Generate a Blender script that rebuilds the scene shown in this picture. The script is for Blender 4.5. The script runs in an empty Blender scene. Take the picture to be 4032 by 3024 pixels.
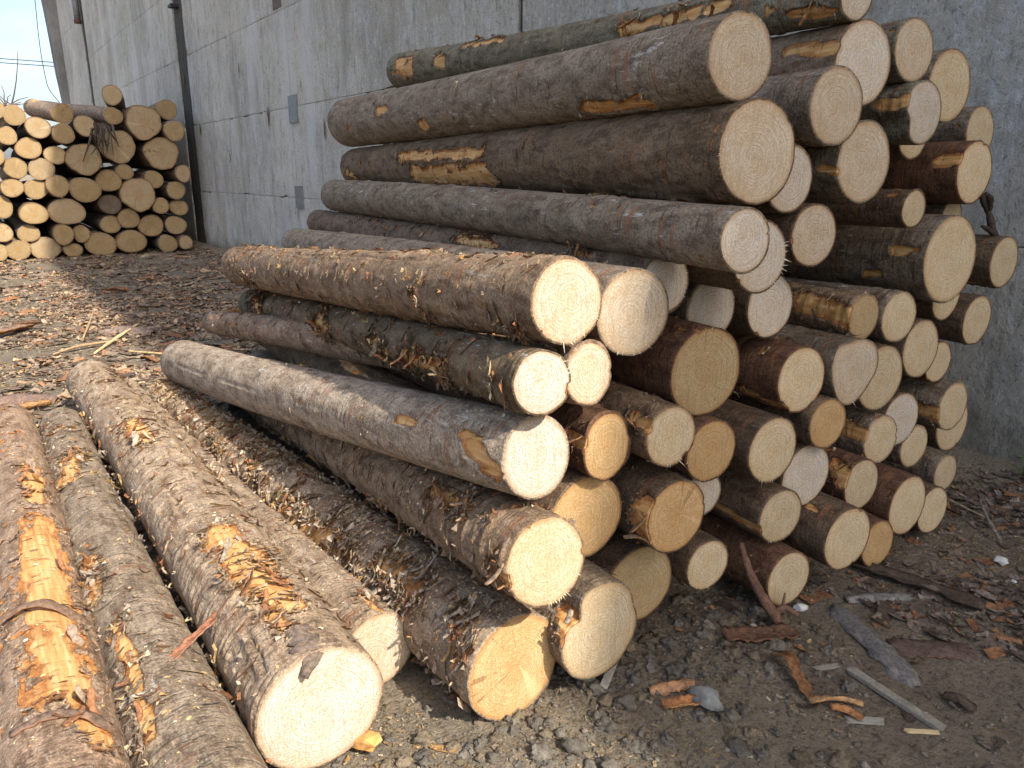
import bpy, math, random
import numpy as np
from mathutils import Vector

# ------------------------------------------------------------------ scene, camera, light
# World axes: X = towards the concrete wall, Y = along the wall (the logs lie along Y), Z = up. Metres.
sc = bpy.context.scene
R = math.radians
random.seed(7)
rng = np.random.default_rng(11)

cam_d = bpy.data.cameras.new('camera')
cam = bpy.data.objects.new('camera', cam_d)
sc.collection.objects.link(cam)
cam.location = (0, 0, 1.6)
cam.rotation_euler = (R(90 - 15.3), 0, R(-35.4))
cam_d.sensor_width = 36
cam_d.lens = 27.05
cam_d.clip_start = 0.05
cam_d.clip_end = 3000
sc.camera = cam

SUN = Vector((0.114, -0.734, 0.669)).normalized()
world = bpy.data.worlds.new('World')
sc.world = world
world.use_nodes = True
nt = world.node_tree
nt.nodes.clear()
w_out = nt.nodes.new('ShaderNodeOutputWorld')
w_bg = nt.nodes.new('ShaderNodeBackground')
w_bg.inputs['Strength'].default_value = 0.15
sky = nt.nodes.new('ShaderNodeTexSky')
sky.sky_type = 'NISHITA'
sky.sun_disc = False
sky.sun_elevation = math.asin(SUN.z)
sky.sun_rotation = math.atan2(SUN.x, SUN.y)
sky.air_density = 1.0
sky.dust_density = 3.6
sky.ozone_density = 1.0
# thin broken cloud over the whole dome
w_tc = nt.nodes.new('ShaderNodeTexCoord')
w_map = nt.nodes.new('ShaderNodeMapping')
w_map.inputs['Scale'].default_value = (2.2, 2.2, 5.0)
w_noise = nt.nodes.new('ShaderNodeTexNoise')
w_noise.inputs['Scale'].default_value = 1.6
w_noise.inputs['Detail'].default_value = 6
w_noise.inputs['Roughness'].default_value = 0.55
w_ramp = nt.nodes.new('ShaderNodeValToRGB')
w_ramp.color_ramp.elements[0].position = 0.36
w_ramp.color_ramp.elements[0].color = (0.0, 0.0, 0.0, 1)
w_ramp.color_ramp.elements[1].position = 0.58
w_ramp.color_ramp.elements[1].color = (0.45, 0.45, 0.45, 1)
w_mix = nt.nodes.new('ShaderNodeMixRGB')
w_mix.inputs['Color2'].default_value = (1.35, 1.55, 1.95, 1)
L_ = nt.links.new
L_(w_tc.outputs['Generated'], w_map.inputs['Vector'])
L_(w_map.outputs['Vector'], w_noise.inputs['Vector'])
L_(w_noise.outputs['Fac'], w_ramp.inputs['Fac'])
L_(w_ramp.outputs['Color'], w_mix.inputs['Fac'])
L_(sky.outputs['Color'], w_mix.inputs['Color1'])
L_(w_mix.outputs['Color'], w_bg.inputs['Color'])
L_(w_bg.outputs['Background'], w_out.inputs['Surface'])

sun_d = bpy.data.lights.new('sun', 'SUN')
sun_d.energy = 3.4
sun_d.angle = R(0.53)
sun_d.color = (1.0, 0.93, 0.82)
sun = bpy.data.objects.new('sun', sun_d)
sun.rotation_euler = SUN.to_track_quat('Z', 'Y').to_euler()
sun.location = (2, -6, 12)
sc.collection.objects.link(sun)

sc.view_settings.view_transform = 'Standard'
sc.view_settings.look = 'None'
sc.view_settings.gamma = 1.0
sc.view_settings.use_curve_mapping = False
sc.view_settings.exposure = 1.34

# ------------------------------------------------------------------ helpers
COL = sc.collection

def link(o, parent=None):
    COL.objects.link(o)
    if parent is not None:
        o.parent = parent
    return o

def empty(name, loc, label, cat, group=None):
    o = bpy.data.objects.new(name, None)
    o.empty_display_size = 0.1
    o.location = loc
    o['label'] = label
    o['category'] = cat
    if group:
        o['group'] = group
    return link(o)

def tag(o, label, cat, group=None):
    o['label'] = label
    o['category'] = cat
    if group:
        o['group'] = group
    return o

def npmesh(name, verts, quads=None, tris=None, smooth=True):
    """Mesh from numpy arrays."""
    me = bpy.data.meshes.new(name)
    verts = np.asarray(verts, np.float32).reshape(-1, 3)
    idx, start, tot, pos = [], [], [], 0
    if quads is not None and len(quads):
        q = np.asarray(quads, np.int32).reshape(-1, 4)
        idx.append(q.ravel()); start.append(pos + 4 * np.arange(len(q))); tot.append(np.full(len(q), 4)); pos += 4 * len(q)
    if tris is not None and len(tris):
        t = np.asarray(tris, np.int32).reshape(-1, 3)
        idx.append(t.ravel()); start.append(pos + 3 * np.arange(len(t))); tot.append(np.full(len(t), 3)); pos += 3 * len(t)
    idx = np.concatenate(idx).astype(np.int32)
    start = np.concatenate(start).astype(np.int32)
    tot = np.concatenate(tot).astype(np.int32)
    me.vertices.add(len(verts)); me.vertices.foreach_set('co', verts.ravel())
    me.loops.add(len(idx)); me.loops.foreach_set('vertex_index', idx)
    me.polygons.add(len(start)); me.polygons.foreach_set('loop_start', start); me.polygons.foreach_set('loop_total', tot)
    me.polygons.foreach_set('use_smooth', np.full(len(start), smooth, dtype=bool))
    me.update(calc_edges=True)
    me.validate()
    return me

def attr_f(me, name, arr):
    a = me.attributes.new(name, 'FLOAT', 'POINT')
    a.data.foreach_set('value', np.asarray(arr, np.float32).ravel())

def attr_v(me, name, arr):
    a = me.attributes.new(name, 'FLOAT_VECTOR', 'POINT')
    a.data.foreach_set('vector', np.asarray(arr, np.float32).ravel())

def attr_c(me, name, arr, n):
    arr = np.asarray(arr, np.float32)
    if arr.ndim == 1:
        arr = np.tile(arr, (n, 1))
    if arr.shape[1] == 3:
        arr = np.hstack([arr, np.ones((len(arr), 1), np.float32)])
    a = me.attributes.new(name, 'FLOAT_COLOR', 'POINT')
    a.data.foreach_set('color', arr.ravel())

def obj(name, me, mat, parent=None, loc=None):
    o = bpy.data.objects.new(name, me)
    if mat is not None and not me.materials:
        me.materials.append(mat)
    if loc is not None:
        o.location = loc
    return link(o, parent)

# ---- value noise in numpy
def _hash(x, y, z, seed):
    h = (x * np.uint32(374761393) + y * np.uint32(668265263) + z * np.uint32(2246822519) + np.uint32((seed * 3266489917) & 0xffffffff))
    h = (h ^ (h >> np.uint32(13))) * np.uint32(1274126177)
    h = h ^ (h >> np.uint32(16))
    return (h & np.uint32(0xffff)).astype(np.float32) / 32767.5 - 1.0

def vn(p, seed=0):
    """value noise, p (...,3) -> [-1,1]"""
    p = np.asarray(p, np.float32)
    f = np.floor(p)
    i = f.astype(np.int64).astype(np.uint32)
    t = p - f
    t = t * t * (3 - 2 * t)
    x, y, z = i[..., 0], i[..., 1], i[..., 2]
    one = np.uint32(1)
    tx, ty, tz = t[..., 0], t[..., 1], t[..., 2]
    def lx(yy, zz):
        a = _hash(x, yy, zz, seed); b = _hash(x + one, yy, zz, seed)
        return a + (b - a) * tx
    a = lx(y, z); b = lx(y + one, z)
    c = lx(y, z + one); d = lx(y + one, z + one)
    e = a + (b - a) * ty
    g = c + (d - c) * ty
    return e + (g - e) * tz

def fbm(p, octv=3, seed=0, gain=0.5):
    s = 0; a = 1.0; tot = 0
    p = np.asarray(p, np.float32)
    for k in range(octv):
        s = s + a * vn(p * (2.03 ** k) + 17.3 * k, seed + 31 * k)
        tot += a; a *= gain
    return s / tot

def sstep(a, b, x):
    t = np.clip((x - a) / (b - a), 0, 1)
    return t * t * (3 - 2 * t)

# ---- shader node shorthand
class NT:
    def __init__(self, name):
        self.m = bpy.data.materials.new(name)
        self.m.use_nodes = True
        self.t = self.m.node_tree
        self.t.nodes.clear()
        self.out = self.t.nodes.new('ShaderNodeOutputMaterial')
        self.b = self.t.nodes.new('ShaderNodeBsdfPrincipled')
        self.t.links.new(self.b.outputs[0], self.out.inputs['Surface'])
    def n(self, kind, **kw):
        nd = self.t.nodes.new('ShaderNode' + kind)
        for k, v in kw.items():
            if hasattr(nd, k):
                setattr(nd, k, v)
            else:
                self.set(nd.inputs[k.replace('_', ' ')] if k.replace('_', ' ') in nd.inputs else nd.inputs[k], v)
        return nd
    def set(self, sock, v):
        if isinstance(v, bpy.types.NodeSocket):
            self.t.links.new(v, sock)
        else:
            sock.default_value = v
    def attr(self, name):
        return self.n('Attribute', attribute_name=name)
    def mapping(self, vec, scale):
        nd = self.n('Mapping'); self.set(nd.inputs['Vector'], vec); nd.inputs['Scale'].default_value = scale
        return nd.outputs[0]
    def noise(self, vec, scale, detail=4, rough=0.55, dist=0.0):
        nd = self.n('TexNoise'); self.set(nd.inputs['Vector'], vec)
        nd.inputs['Scale'].default_value = scale; nd.inputs['Detail'].default_value = detail
        nd.inputs['Roughness'].default_value = rough; nd.inputs['Distortion'].default_value = dist
        return nd.outputs['Fac']
    def ramp(self, fac, stops):
        nd = self.n('ValToRGB'); self.set(nd.inputs[0], fac)
        e = nd.color_ramp.elements
        while len(e) < len(stops):
            e.new(0.5)
        for k, (p, c) in enumerate(stops):
            e[k].position = p
            e[k].color = (c, c, c, 1) if not hasattr(c, '__len__') else (*c, 1)
        return nd.outputs[0]
    def mix(self, fac, a, b, mode='MIX'):
        nd = self.n('MixRGB', blend_type=mode)
        self.set(nd.inputs[0], fac)
        self.set(nd.inputs[1], a if not (isinstance(a, tuple) and len(a) == 3) else (*a, 1))
        self.set(nd.inputs[2], b if not (isinstance(b, tuple) and len(b) == 3) else (*b, 1))
        return nd.outputs[0]
    def math(self, op, a, b=0.0, c=0.0):
        nd = self.n('Math', operation=op)
        self.set(nd.inputs[0], a); self.set(nd.inputs[1], b); self.set(nd.inputs[2], c)
        return nd.outputs[0]
    def bump(self, h, strength, dist, normal=None):
        nd = self.n('Bump'); self.set(nd.inputs['Height'], h)
        nd.inputs['Strength'].default_value = strength; nd.inputs['Distance'].default_value = dist
        if normal is not None:
            self.set(nd.inputs['Normal'], normal)
        return nd.outputs[0]
    def finish(self, col, rough=0.85, normal=None, spec=0.2):
        self.set(self.b.inputs['Base Color'], col)
        self.set(self.b.inputs['Roughness'], rough)
        self.b.inputs['Specular IOR Level'].default_value = spec
        if normal is not None:
            self.set(self.b.inputs['Normal'], normal)
        return self.m

# ------------------------------------------------------------------ materials
def mat_bark():
    t = NT('bark')
    tc = t.n('TexCoord').outputs['Object']
    tint = t.attr('tint').outputs['Color']
    lich = t.attr('tint').outputs['Alpha']
    bare = t.attr('bare').outputs['Fac']
    v_long = t.mapping(tc, (1, 0.35, 1))
    v_ring = t.mapping(tc, (0.35, 1.6, 0.35))
    big = t.noise(tc, 5.0, 4, 0.6)
    mid = t.noise(v_long, 26.0, 5, 0.65)
    ring = t.noise(v_ring, 34.0, 4, 0.6, 0.4)
    fine = t.noise(tc, 120.0, 5, 0.75)
    patchy = t.noise(t.mapping(tc, (1, 0.5, 1)), 11.0, 6, 0.72)
    # base bark colour and its variation
    c = t.mix(t.ramp(big, [(0.3, 0.0), (0.7, 1.0)]), t.mix(1.0, tint, (1.12, 1.0, 0.86), 'MULTIPLY'), t.mix(1.0, tint, (1.7, 1.58, 1.44), 'MULTIPLY'))
    c = t.mix(t.ramp(mid, [(0.36, 0.85), (0.54, 0.0)]), c, t.mix(1.0, tint, (0.48, 0.38, 0.31), 'MULTIPLY'))
    c = t.mix(t.ramp(patchy, [(0.56, 0.0), (0.64, 0.75)]), c, t.mix(1.0, tint, (2.0, 1.85, 1.70), 'MULTIPLY'))
    c = t.mix(t.ramp(patchy, [(0.36, 0.75), (0.44, 0.0)]), c, t.mix(1.0, tint, (0.70, 0.52, 0.40), 'MULTIPLY'))
    c = t.mix(t.ramp(ring, [(0.30, 0.9), (0.42, 0.0)]), c, (0.040, 0.027, 0.020))
    c = t.mix(t.ramp(fine, [(0.36, 0.75), (0.52, 0.0)]), c, t.mix(1.0, tint, (0.36, 0.30, 0.26), 'MULTIPLY'))
    c = t.mix(t.ramp(fine, [(0.54, 0.0), (0.70, 0.7)]), c, t.mix(1.0, tint, (2.3, 2.15, 1.95), 'MULTIPLY'))
    # reddish inner bark scuffs
    red = t.math('MULTIPLY', t.ramp(t.noise(v_ring, 15.0, 5, 0.7), [(0.55, 0.0), (0.64, 1.0)]), t.ramp(t.noise(tc, 4.0, 3), [(0.45, 0.0), (0.58, 0.85)]))
    c = t.mix(red, c, t.mix(fine, (0.13, 0.05, 0.025), (0.36, 0.17, 0.085)))
    # pale lichen, resin runs and dust
    li = t.math('MULTIPLY', t.ramp(t.noise(t.mapping(tc, (1, 0.16, 1)), 60.0, 4, 0.7), [(0.60, 0.0), (0.66, 0.9)]), t.ramp(t.noise(tc, 3.4, 2), [(0.42, 0.0), (0.60, 1.0)]))
    c = t.mix(t.math('MULTIPLY', li, lich), c, (0.50, 0.49, 0.46))
    # bare wood where the bark has been stripped: pale in the middle, rusty cambium near the torn edge
    core = t.attr('core').outputs['Fac']
    g1 = t.noise(t.mapping(tc, (1, 0.06, 1)), 60.0, 4, 0.6)
    g2 = t.noise(t.mapping(tc, (0.7, 0.3, 0.7)), 17.0, 5, 0.65)
    wood = t.ramp(g1, [(0.3, (0.36, 0.165, 0.052)), (0.5, (0.52, 0.295, 0.112)), (0.72, (0.63, 0.43, 0.215))])
    rusty = t.ramp(fine, [(0.3, (0.13, 0.05, 0.018)), (0.55, (0.36, 0.155, 0.05)), (0.75, (0.52, 0.28, 0.11))])
    cr = t.math('ADD', core, t.math('MULTIPLY', t.math('SUBTRACT', g2, 0.5), 2.4))
    wood = t.mix(t.ramp(cr, [(0.10, 1.0), (0.55, 0.0)]), wood, rusty)
    wood = t.mix(t.ramp(ring, [(0.34, 0.8), (0.41, 0.0)]), wood, (0.19, 0.08, 0.03))
    edge = t.math('ADD', bare, t.math('MULTIPLY', t.math('SUBTRACT', fine, 0.5), 0.9))
    m = t.ramp(edge, [(0.44, 0.0), (0.56, 1.0)])
    c = t.mix(m, c, wood)
    h = t.math('ADD', t.math('MULTIPLY', mid, 0.6), t.math('ADD', t.math('MULTIPLY', ring, 0.7), t.math('MULTIPLY', fine, 0.45)))
    h = t.math('MULTIPLY', h, t.math('SUBTRACT', 1.0, t.math('MULTIPLY', m, 0.75)))
    return t.finish(c, 0.82, t.bump(h, 1.0, 0.016), 0.25)

def mat_end():
    t = NT('sawn_end')
    fc = t.attr('fc').outputs['Vector']
    tint = t.attr('tint').outputs['Color']
    rays = t.attr('tint').outputs['Alpha']
    tc = t.n('TexCoord').outputs['Object']
    sep = t.n('SeparateXYZ'); t.set(sep.inputs[0], fc)
    wob = t.noise(tc, 9.0, 2)
    flat = t.n('CombineXYZ'); t.set(flat.inputs[0], sep.outputs[0]); t.set(flat.inputs[1], sep.outputs[1])
    ln = t.n('VectorMath', operation='LENGTH'); t.set(ln.inputs[0], flat.outputs[0])
    rr = t.math('ADD', ln.outputs['Value'], t.math('MULTIPLY', wob, 0.02))
    wide = t.math('SINE', t.math('MULTIPLY', rr, 210.0))
    nar = t.math('SINE', t.math('ADD', t.math('MULTIPLY', rr, 760.0), t.math('MULTIPLY', wide, 1.5)))
    ring = t.ramp(nar, [(0.15, 0.0), (0.7, 0.35), (1.0, 1.0)])
    speck = t.noise(tc, 170.0, 3, 0.8)
    blot = t.noise(tc, 14.0, 4, 0.6)
    saw = t.noise(t.mapping(tc, (1.0, 1.0, 0.12)), 90.0, 3, 0.6)
    dark = t.mix(1.0, tint, (0.58, 0.47, 0.36), 'MULTIPLY')
    lite = t.mix(1.0, tint, (1.28, 1.32, 1.42), 'MULTIPLY')
    amt = t.math('MULTIPLY', ring, t.ramp(t.noise(tc, 22.0, 2), [(0.35, 0.3), (0.6, 1.0)]))
    c = t.mix(amt, tint, dark)
    wd = t.math('MULTIPLY', t.ramp(t.math('SINE', t.math('ADD', t.math('MULTIPLY', rr, 300.0), t.math('MULTIPLY', wob, 9.0))), [(0.2, 0.0), (0.9, 1.0)]), t.ramp(t.noise(tc, 12.0, 2), [(0.40, 0.05), (0.58, 0.36)]))
    c = t.mix(wd, c, t.mix(1.0, tint, (0.76, 0.64, 0.52), 'MULTIPLY'))
    c = t.mix(t.ramp(ln.outputs['Value'], [(0.0, 0.8), (0.012, 0.0)]), c, dark)
    c = t.mix(t.ramp(blot, [(0.38, 0.65), (0.55, 0.0)]), c, t.mix(1.0, tint, (0.86, 0.72, 0.55), 'MULTIPLY'))
    c = t.mix(t.ramp(t.noise(tc, 5.5, 4, 0.7), [(0.40, 0.55), (0.56, 0.0)]), c, t.mix(1.0, tint, (0.80, 0.64, 0.46), 'MULTIPLY'))
    c = t.mix(t.math('MULTIPLY', rays, t.ramp(t.math('ADD', t.attr('rim').outputs['Fac'], t.math('MULTIPLY', wob, 0.35)), [(0.45, 0.55), (0.62, 0.0)])), c, t.mix(1.0, tint, (0.82, 0.62, 0.44), 'MULTIPLY'))
    c = t.mix(t.ramp(speck, [(0.51, 0.0), (0.67, 0.65)]), c, lite)
    c = t.mix(t.ramp(speck, [(0.34, 0.6), (0.46, 0.0)]), c, dark)
    c = t.mix(t.ramp(saw, [(0.35, 0.3), (0.5, 0.0)]), c, dark)
    # medullary rays and drying cracks on some ends
    ang = t.math('ARCTAN2', sep.outputs[1], sep.outputs[0])
    cr = t.n('CombineXYZ'); t.set(cr.inputs[0], t.math('MULTIPLY', ang, 1.1)); t.set(cr.inputs[1], sep.outputs[2])
    rn = t.noise(cr.outputs[0], 1.3, 1, 0.4, 0.0)
    ray = t.math('MULTIPLY', t.ramp(rn, [(0.64, 0.0), (0.74, 1.0)]), rays)
    c = t.mix(t.math('MULTIPLY', ray, 0.5), c, lite)
    crk = t.math('MULTIPLY', t.ramp(t.math('ABSOLUTE', t.math('SUBTRACT', rn, 0.45)), [(0.0, 1.0), (0.012, 0.0)]), rays)
    c = t.mix(t.math('MULTIPLY', crk, t.ramp(blot, [(0.45, 0.0), (0.55, 0.8)])), c, t.mix(1.0, tint, (0.3, 0.2, 0.13), 'MULTIPLY'))
    c = t.mix(t.ramp(t.noise(tc, 7.0, 5, 0.7), [(0.60, 0.0), (0.70, 0.55)]), c, t.mix(1.0, tint, (0.62, 0.60, 0.60), 'MULTIPLY'))
    rim = t.attr('rim').outputs['Fac']
    c = t.mix(t.ramp(t.math('ADD', rim, t.math('MULTIPLY', t.math('SUBTRACT', blot, 0.5), 0.25)), [(0.90, 0.0), (1.02, 0.7)]), c, t.mix(1.0, tint, (0.62, 0.40, 0.22), 'MULTIPLY'))
    h = t.math('ADD', speck, t.math('MULTIPLY', saw, 0.6))
    return t.finish(c, 0.85, t.bump(h, 0.8, 0.006), 0.15)

def mat_chip():
    """loose bark, splinters and dust: colour comes with each piece"""
    t = NT('litter')
    tint = t.attr('tint').outputs['Color']
    tc = t.n('TexCoord').outputs['Object']
    n = t.noise(tc, 70.0, 5, 0.75)
    g = t.noise(tc, 18.0, 4, 0.7)
    c = t.mix(t.ramp(n, [(0.38, 0.8), (0.56, 0.0)]), tint, t.mix(1.0, tint, (0.42, 0.37, 0.33), 'MULTIPLY'))
    c = t.mix(t.ramp(g, [(0.52, 0.0), (0.64, 0.6)]), c, t.mix(1.0, tint, (1.6, 1.5, 1.4), 'MULTIPLY'))
    return t.finish(c, 0.85, t.bump(n, 0.9, 0.008), 0.2)

def mat_ground():
    t = NT('trodden_earth')
    tc = t.n('TexCoord').outputs['Object']
    a = t.noise(tc, 1.3, 5, 0.6)
    b = t.noise(tc, 9.0, 6, 0.7)
    f = t.noise(tc, 60.0, 5, 0.7)
    g = t.noise(tc, 260.0, 3, 0.7)
    c = t.ramp(b, [(0.3, (0.12, 0.096, 0.072)), (0.5, (0.225, 0.18, 0.133)), (0.7, (0.36, 0.29, 0.21))])
    c = t.mix(t.ramp(a, [(0.40, 0.0), (0.6, 0.75)]), c, (0.30, 0.255, 0.185))
    c = t.mix(t.ramp(f, [(0.34, 0.7), (0.5, 0.0)]), c, (0.045, 0.035, 0.028))
    c = t.mix(t.ramp(g, [(0.62, 0.0), (0.72, 0.8)]), c, (0.36, 0.28, 0.18))
    h = t.math('ADD', b, t.math('ADD', t.math('MULTIPLY', f, 0.5), t.math('MULTIPLY', g, 0.2)))
    return t.finish(c, 0.95, t.bump(h, 1.0, 0.05), 0.15)

def mat_clod():
    t = NT('grey_clay')
    tc = t.n('TexCoord').outputs['Object']
    tint = t.attr('tint').outputs['Color']
    n = t.noise(tc, 90.0, 5, 0.7)
    c = t.mix(t.ramp(n, [(0.35, 0.7), (0.6, 0.0)]), tint, t.mix(1.0, tint, (0.5, 0.48, 0.46), 'MULTIPLY'))
    return t.finish(c, 0.95, t.bump(n, 0.8, 0.01), 0.15)

def mat_concrete(name, base, streak=1.0, rough_bump=1.0):
    t = NT(name)
    geo = t.n('NewGeometry').outputs['Position']
    big = t.noise(geo, 0.5, 4, 0.6)
    blot = t.noise(geo, 2.6, 6, 0.7)
    st = t.noise(t.mapping(geo, (1, 1, 0.16)), 4.5, 7, 0.75)
    st2 = t.noise(t.mapping(geo, (1, 1, 0.34)), 11.0, 7, 0.80)
    peb = t.noise(t.mapping(geo, (1, 1, 0.8)), 30.0, 6, 0.8)
    grit = t.noise(geo, 130.0, 3, 0.75)
    b = base
    def k(*m):
        m = m if len(m) == 3 else (m[0],) * 3
        return tuple(min(0.82, x * y) for x, y in zip(b, m))
    c = t.mix(t.ramp(big, [(0.38, 0.0), (0.62, 1.0)]), k(0.80, 0.80, 0.79), k(1.15, 1.14, 1.12))
    c = t.mix(t.ramp(blot, [(0.34, 0.5), (0.47, 0.0)]), c, k(0.70, 0.69, 0.66))
    c = t.mix(t.ramp(t.noise(geo, 0.8, 3, 0.6), [(0.56, 0.0), (0.70, 0.5)]), c, k(0.80, 0.74, 0.60))
    c = t.mix(t.math('MULTIPLY', t.ramp(st, [(0.34, 0.75), (0.43, 0.0)]), streak), c, k(0.42, 0.42, 0.41))
    c = t.mix(t.math('MULTIPLY', t.ramp(st2, [(0.53, 0.0), (0.62, 0.9)]), streak), c, k(1.5, 1.5, 1.48))
    c = t.mix(t.math('MULTIPLY', t.ramp(st2, [(0.38, 0.8), (0.45, 0.0)]), streak), c, k(0.50, 0.49, 0.48))
    c = t.mix(t.ramp(peb, [(0.38, 0.85), (0.45, 0.0)]), c, k(0.42, 0.415, 0.405))
    c = t.mix(t.ramp(peb, [(0.55, 0.0), (0.66, 0.7)]), c, k(1.5, 1.5, 1.48))
    wide = t.noise(t.mapping(geo, (1, 1, 0.20)), 1.7, 5, 0.65)
    c = t.mix(t.math('MULTIPLY', t.ramp(wide, [(0.54, 0.0), (0.66, 0.6)]), streak), c, k(1.42, 1.43, 1.44))
    c = t.mix(t.math('MULTIPLY', t.ramp(wide, [(0.33, 0.55), (0.44, 0.0)]), streak), c, k(0.52, 0.51, 0.49))
    c = t.mix(t.ramp(grit, [(0.36, 0.4), (0.48, 0.0)]), c, k(0.5, 0.5, 0.48))
    # earth splashed up the foot of the wall
    sep = t.n('SeparateXYZ'); t.set(sep.inputs[0], geo)
    foot = t.math('ADD', sep.outputs[2], t.math('MULTIPLY', t.math('SUBTRACT', blot, 0.5), 0.9))
    c = t.mix(t.ramp(foot, [(0.0, 0.75), (0.45, 0.0)]), c, (0.10, 0.095, 0.07))
    h = t.math('ADD', t.math('MULTIPLY', peb, 1.2), t.math('ADD', t.math('MULTIPLY', grit, 0.4), t.math('MULTIPLY', blot, 0.8)))
    return t.finish(c, 0.93, t.bump(h, 1.0 * rough_bump, 0.05), 0.15)

def mat_simple(name, col, rough=0.7, metal=0.0, var=0.5, scale=30.0, bump=0.3):
    t = NT(name)
    tc = t.n('TexCoord').outputs['Object']
    n = t.noise(tc, scale, 5, 0.65)
    c = t.mix(t.ramp(n, [(0.35, var), (0.62, 0.0)]), col, tuple(x * 0.5 for x in col))
    t.b.inputs['Metallic'].default_value = metal
    return t.finish(c, rough, t.bump(n, bump, 0.01), 0.3)

M_BARK = mat_bark()
M_END = mat_end()
M_CHIP = mat_chip()
M_GROUND = mat_ground()
M_CLOD = mat_clod()
M_CONC = mat_concrete('weathered_concrete', (0.70, 0.668, 0.585))
M_CORE = mat_concrete('joint_mortar', (0.33, 0.31, 0.28), 1.0)
M_STAIN = mat_concrete('stained_column', (0.12, 0.112, 0.10), 1.0)
M_BUTT = mat_concrete('buttress_concrete', (0.30, 0.30, 0.295), 0.4)
M_PLATE = mat_simple('dull_steel', (0.22, 0.23, 0.24), 0.55, 0.4, 0.6, 14)
M_RUST = mat_simple('rusty_steel', (0.16, 0.075, 0.045), 0.8, 0.2, 0.8, 25)
M_ROOF = mat_simple('roof_sheet', (0.25, 0.25, 0.25), 0.6, 0.0, 0.4, 5)
M_WIRE = mat_simple('cable_black', (0.02, 0.02, 0.022), 0.6)
M_LATH = mat_simple('weathered_lath', (0.27, 0.245, 0.20), 0.85, 0.0, 0.7, 60)
M_LEAF = mat_simple('weed_leaf', (0.06, 0.17, 0.02), 0.6, 0.0, 0.5, 40, 0.1)
M_STONE = mat_simple('pale_stone', (0.62, 0.60, 0.57), 0.85, 0.0, 0.5, 60, 0.5)
M_STONEG = mat_simple('grey_stone', (0.22, 0.225, 0.215), 0.9, 0.0, 0.6, 60, 0.6)

# ------------------------------------------------------------------ ground
def gz(x, y):
    x = np.asarray(x, np.float32); y = np.asarray(y, np.float32)
    p = np.stack([x, y, np.zeros_like(x)], -1)
    h = 0.016 * fbm(p * 0.8, 3, 5) + 0.007 * fbm(p * 5.0, 3, 9)
    clay = np.exp(-(((x - 1.75) / 0.55) ** 2 + ((y - 1.45) / 0.30) ** 2)) + 0.8 * np.exp(-(((x - 0.95) / 0.35) ** 2 + ((y - 1.5) / 0.35) ** 2))
    h = h + clay * (0.012 + 0.026 * (1 - np.abs(fbm(p * 17.0, 3, 13))))
    h = h + 0.10 * sstep(4.05, 4.55, x)
    far = np.maximum(np.abs(x), np.abs(y))
    return h * (1 - sstep(40, 80, far)) - 0.008

def grow(a, b, n):
    return a + (b - a) * (np.linspace(0, 1, n) ** 3)
xs = np.concatenate([grow(-3.0, -700, 30)[::-1][:-1], np.arange(-3, 4.75, 0.03), grow(4.75, 700, 22)])
ys = np.concatenate([grow(0.4, -700, 26)[::-1][:-1], np.arange(0.4, 3.0, 0.018), np.arange(3.0, 9, 0.04), np.arange(9, 20, 0.09), grow(20, 900, 30)])
X, Y = np.meshgrid(xs, ys)
V = np.stack([X, Y, gz(X, Y)], -1).reshape(-1, 3)
nx, ny = len(xs), len(ys)
ii = (np.arange(ny - 1)[:, None] * nx + np.arange(nx - 1)[None, :]).ravel()
g = obj('ground', npmesh('ground', V, np.stack([ii, ii + 1, ii + 1 + nx, ii + nx], -1)), M_GROUND)
g['kind'] = 'structure'

# ------------------------------------------------------------------ concrete building
def box_mesh(name, lo, hi, bevel=0.0):
    (a, b, c), (d, e, f) = lo, hi
    v = [(a, b, c), (d, b, c), (d, e, c), (a, e, c), (a, b, f), (d, b, f), (d, e, f), (a, e, f)]
    q = [(0, 3, 2, 1), (4, 5, 6, 7), (0, 1, 5, 4), (1, 2, 6, 5), (2, 3, 7, 6), (3, 0, 4, 7)]
    return npmesh(name, v, q, smooth=False)

WX = 4.5
WTOP = 17.6
bld = empty('concrete_building', (WX, 12, 0), 'tall weathered grey concrete panel wall of a building behind the log stacks', 'building')
def bpart(name, me, mat, parent=bld):
    # meshes are given in world metres; keep them there under the building's empty
    o = obj(name, me, mat, parent)
    o.location = (-WX, -12, 0) if parent is bld else (0, 0, 0)
    return o
bpart('wall_core', box_mesh('wall_core', (WX + 0.045, -24.2, -0.4), (WX + 9.0, 37.4, WTOP - 0.01)), M_CORE)
bpart('roof', box_mesh('roof', (WX - 0.11, -24.6, WTOP), (WX + 9.4, 37.9, WTOP + 0.28)), M_ROOF)

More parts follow.
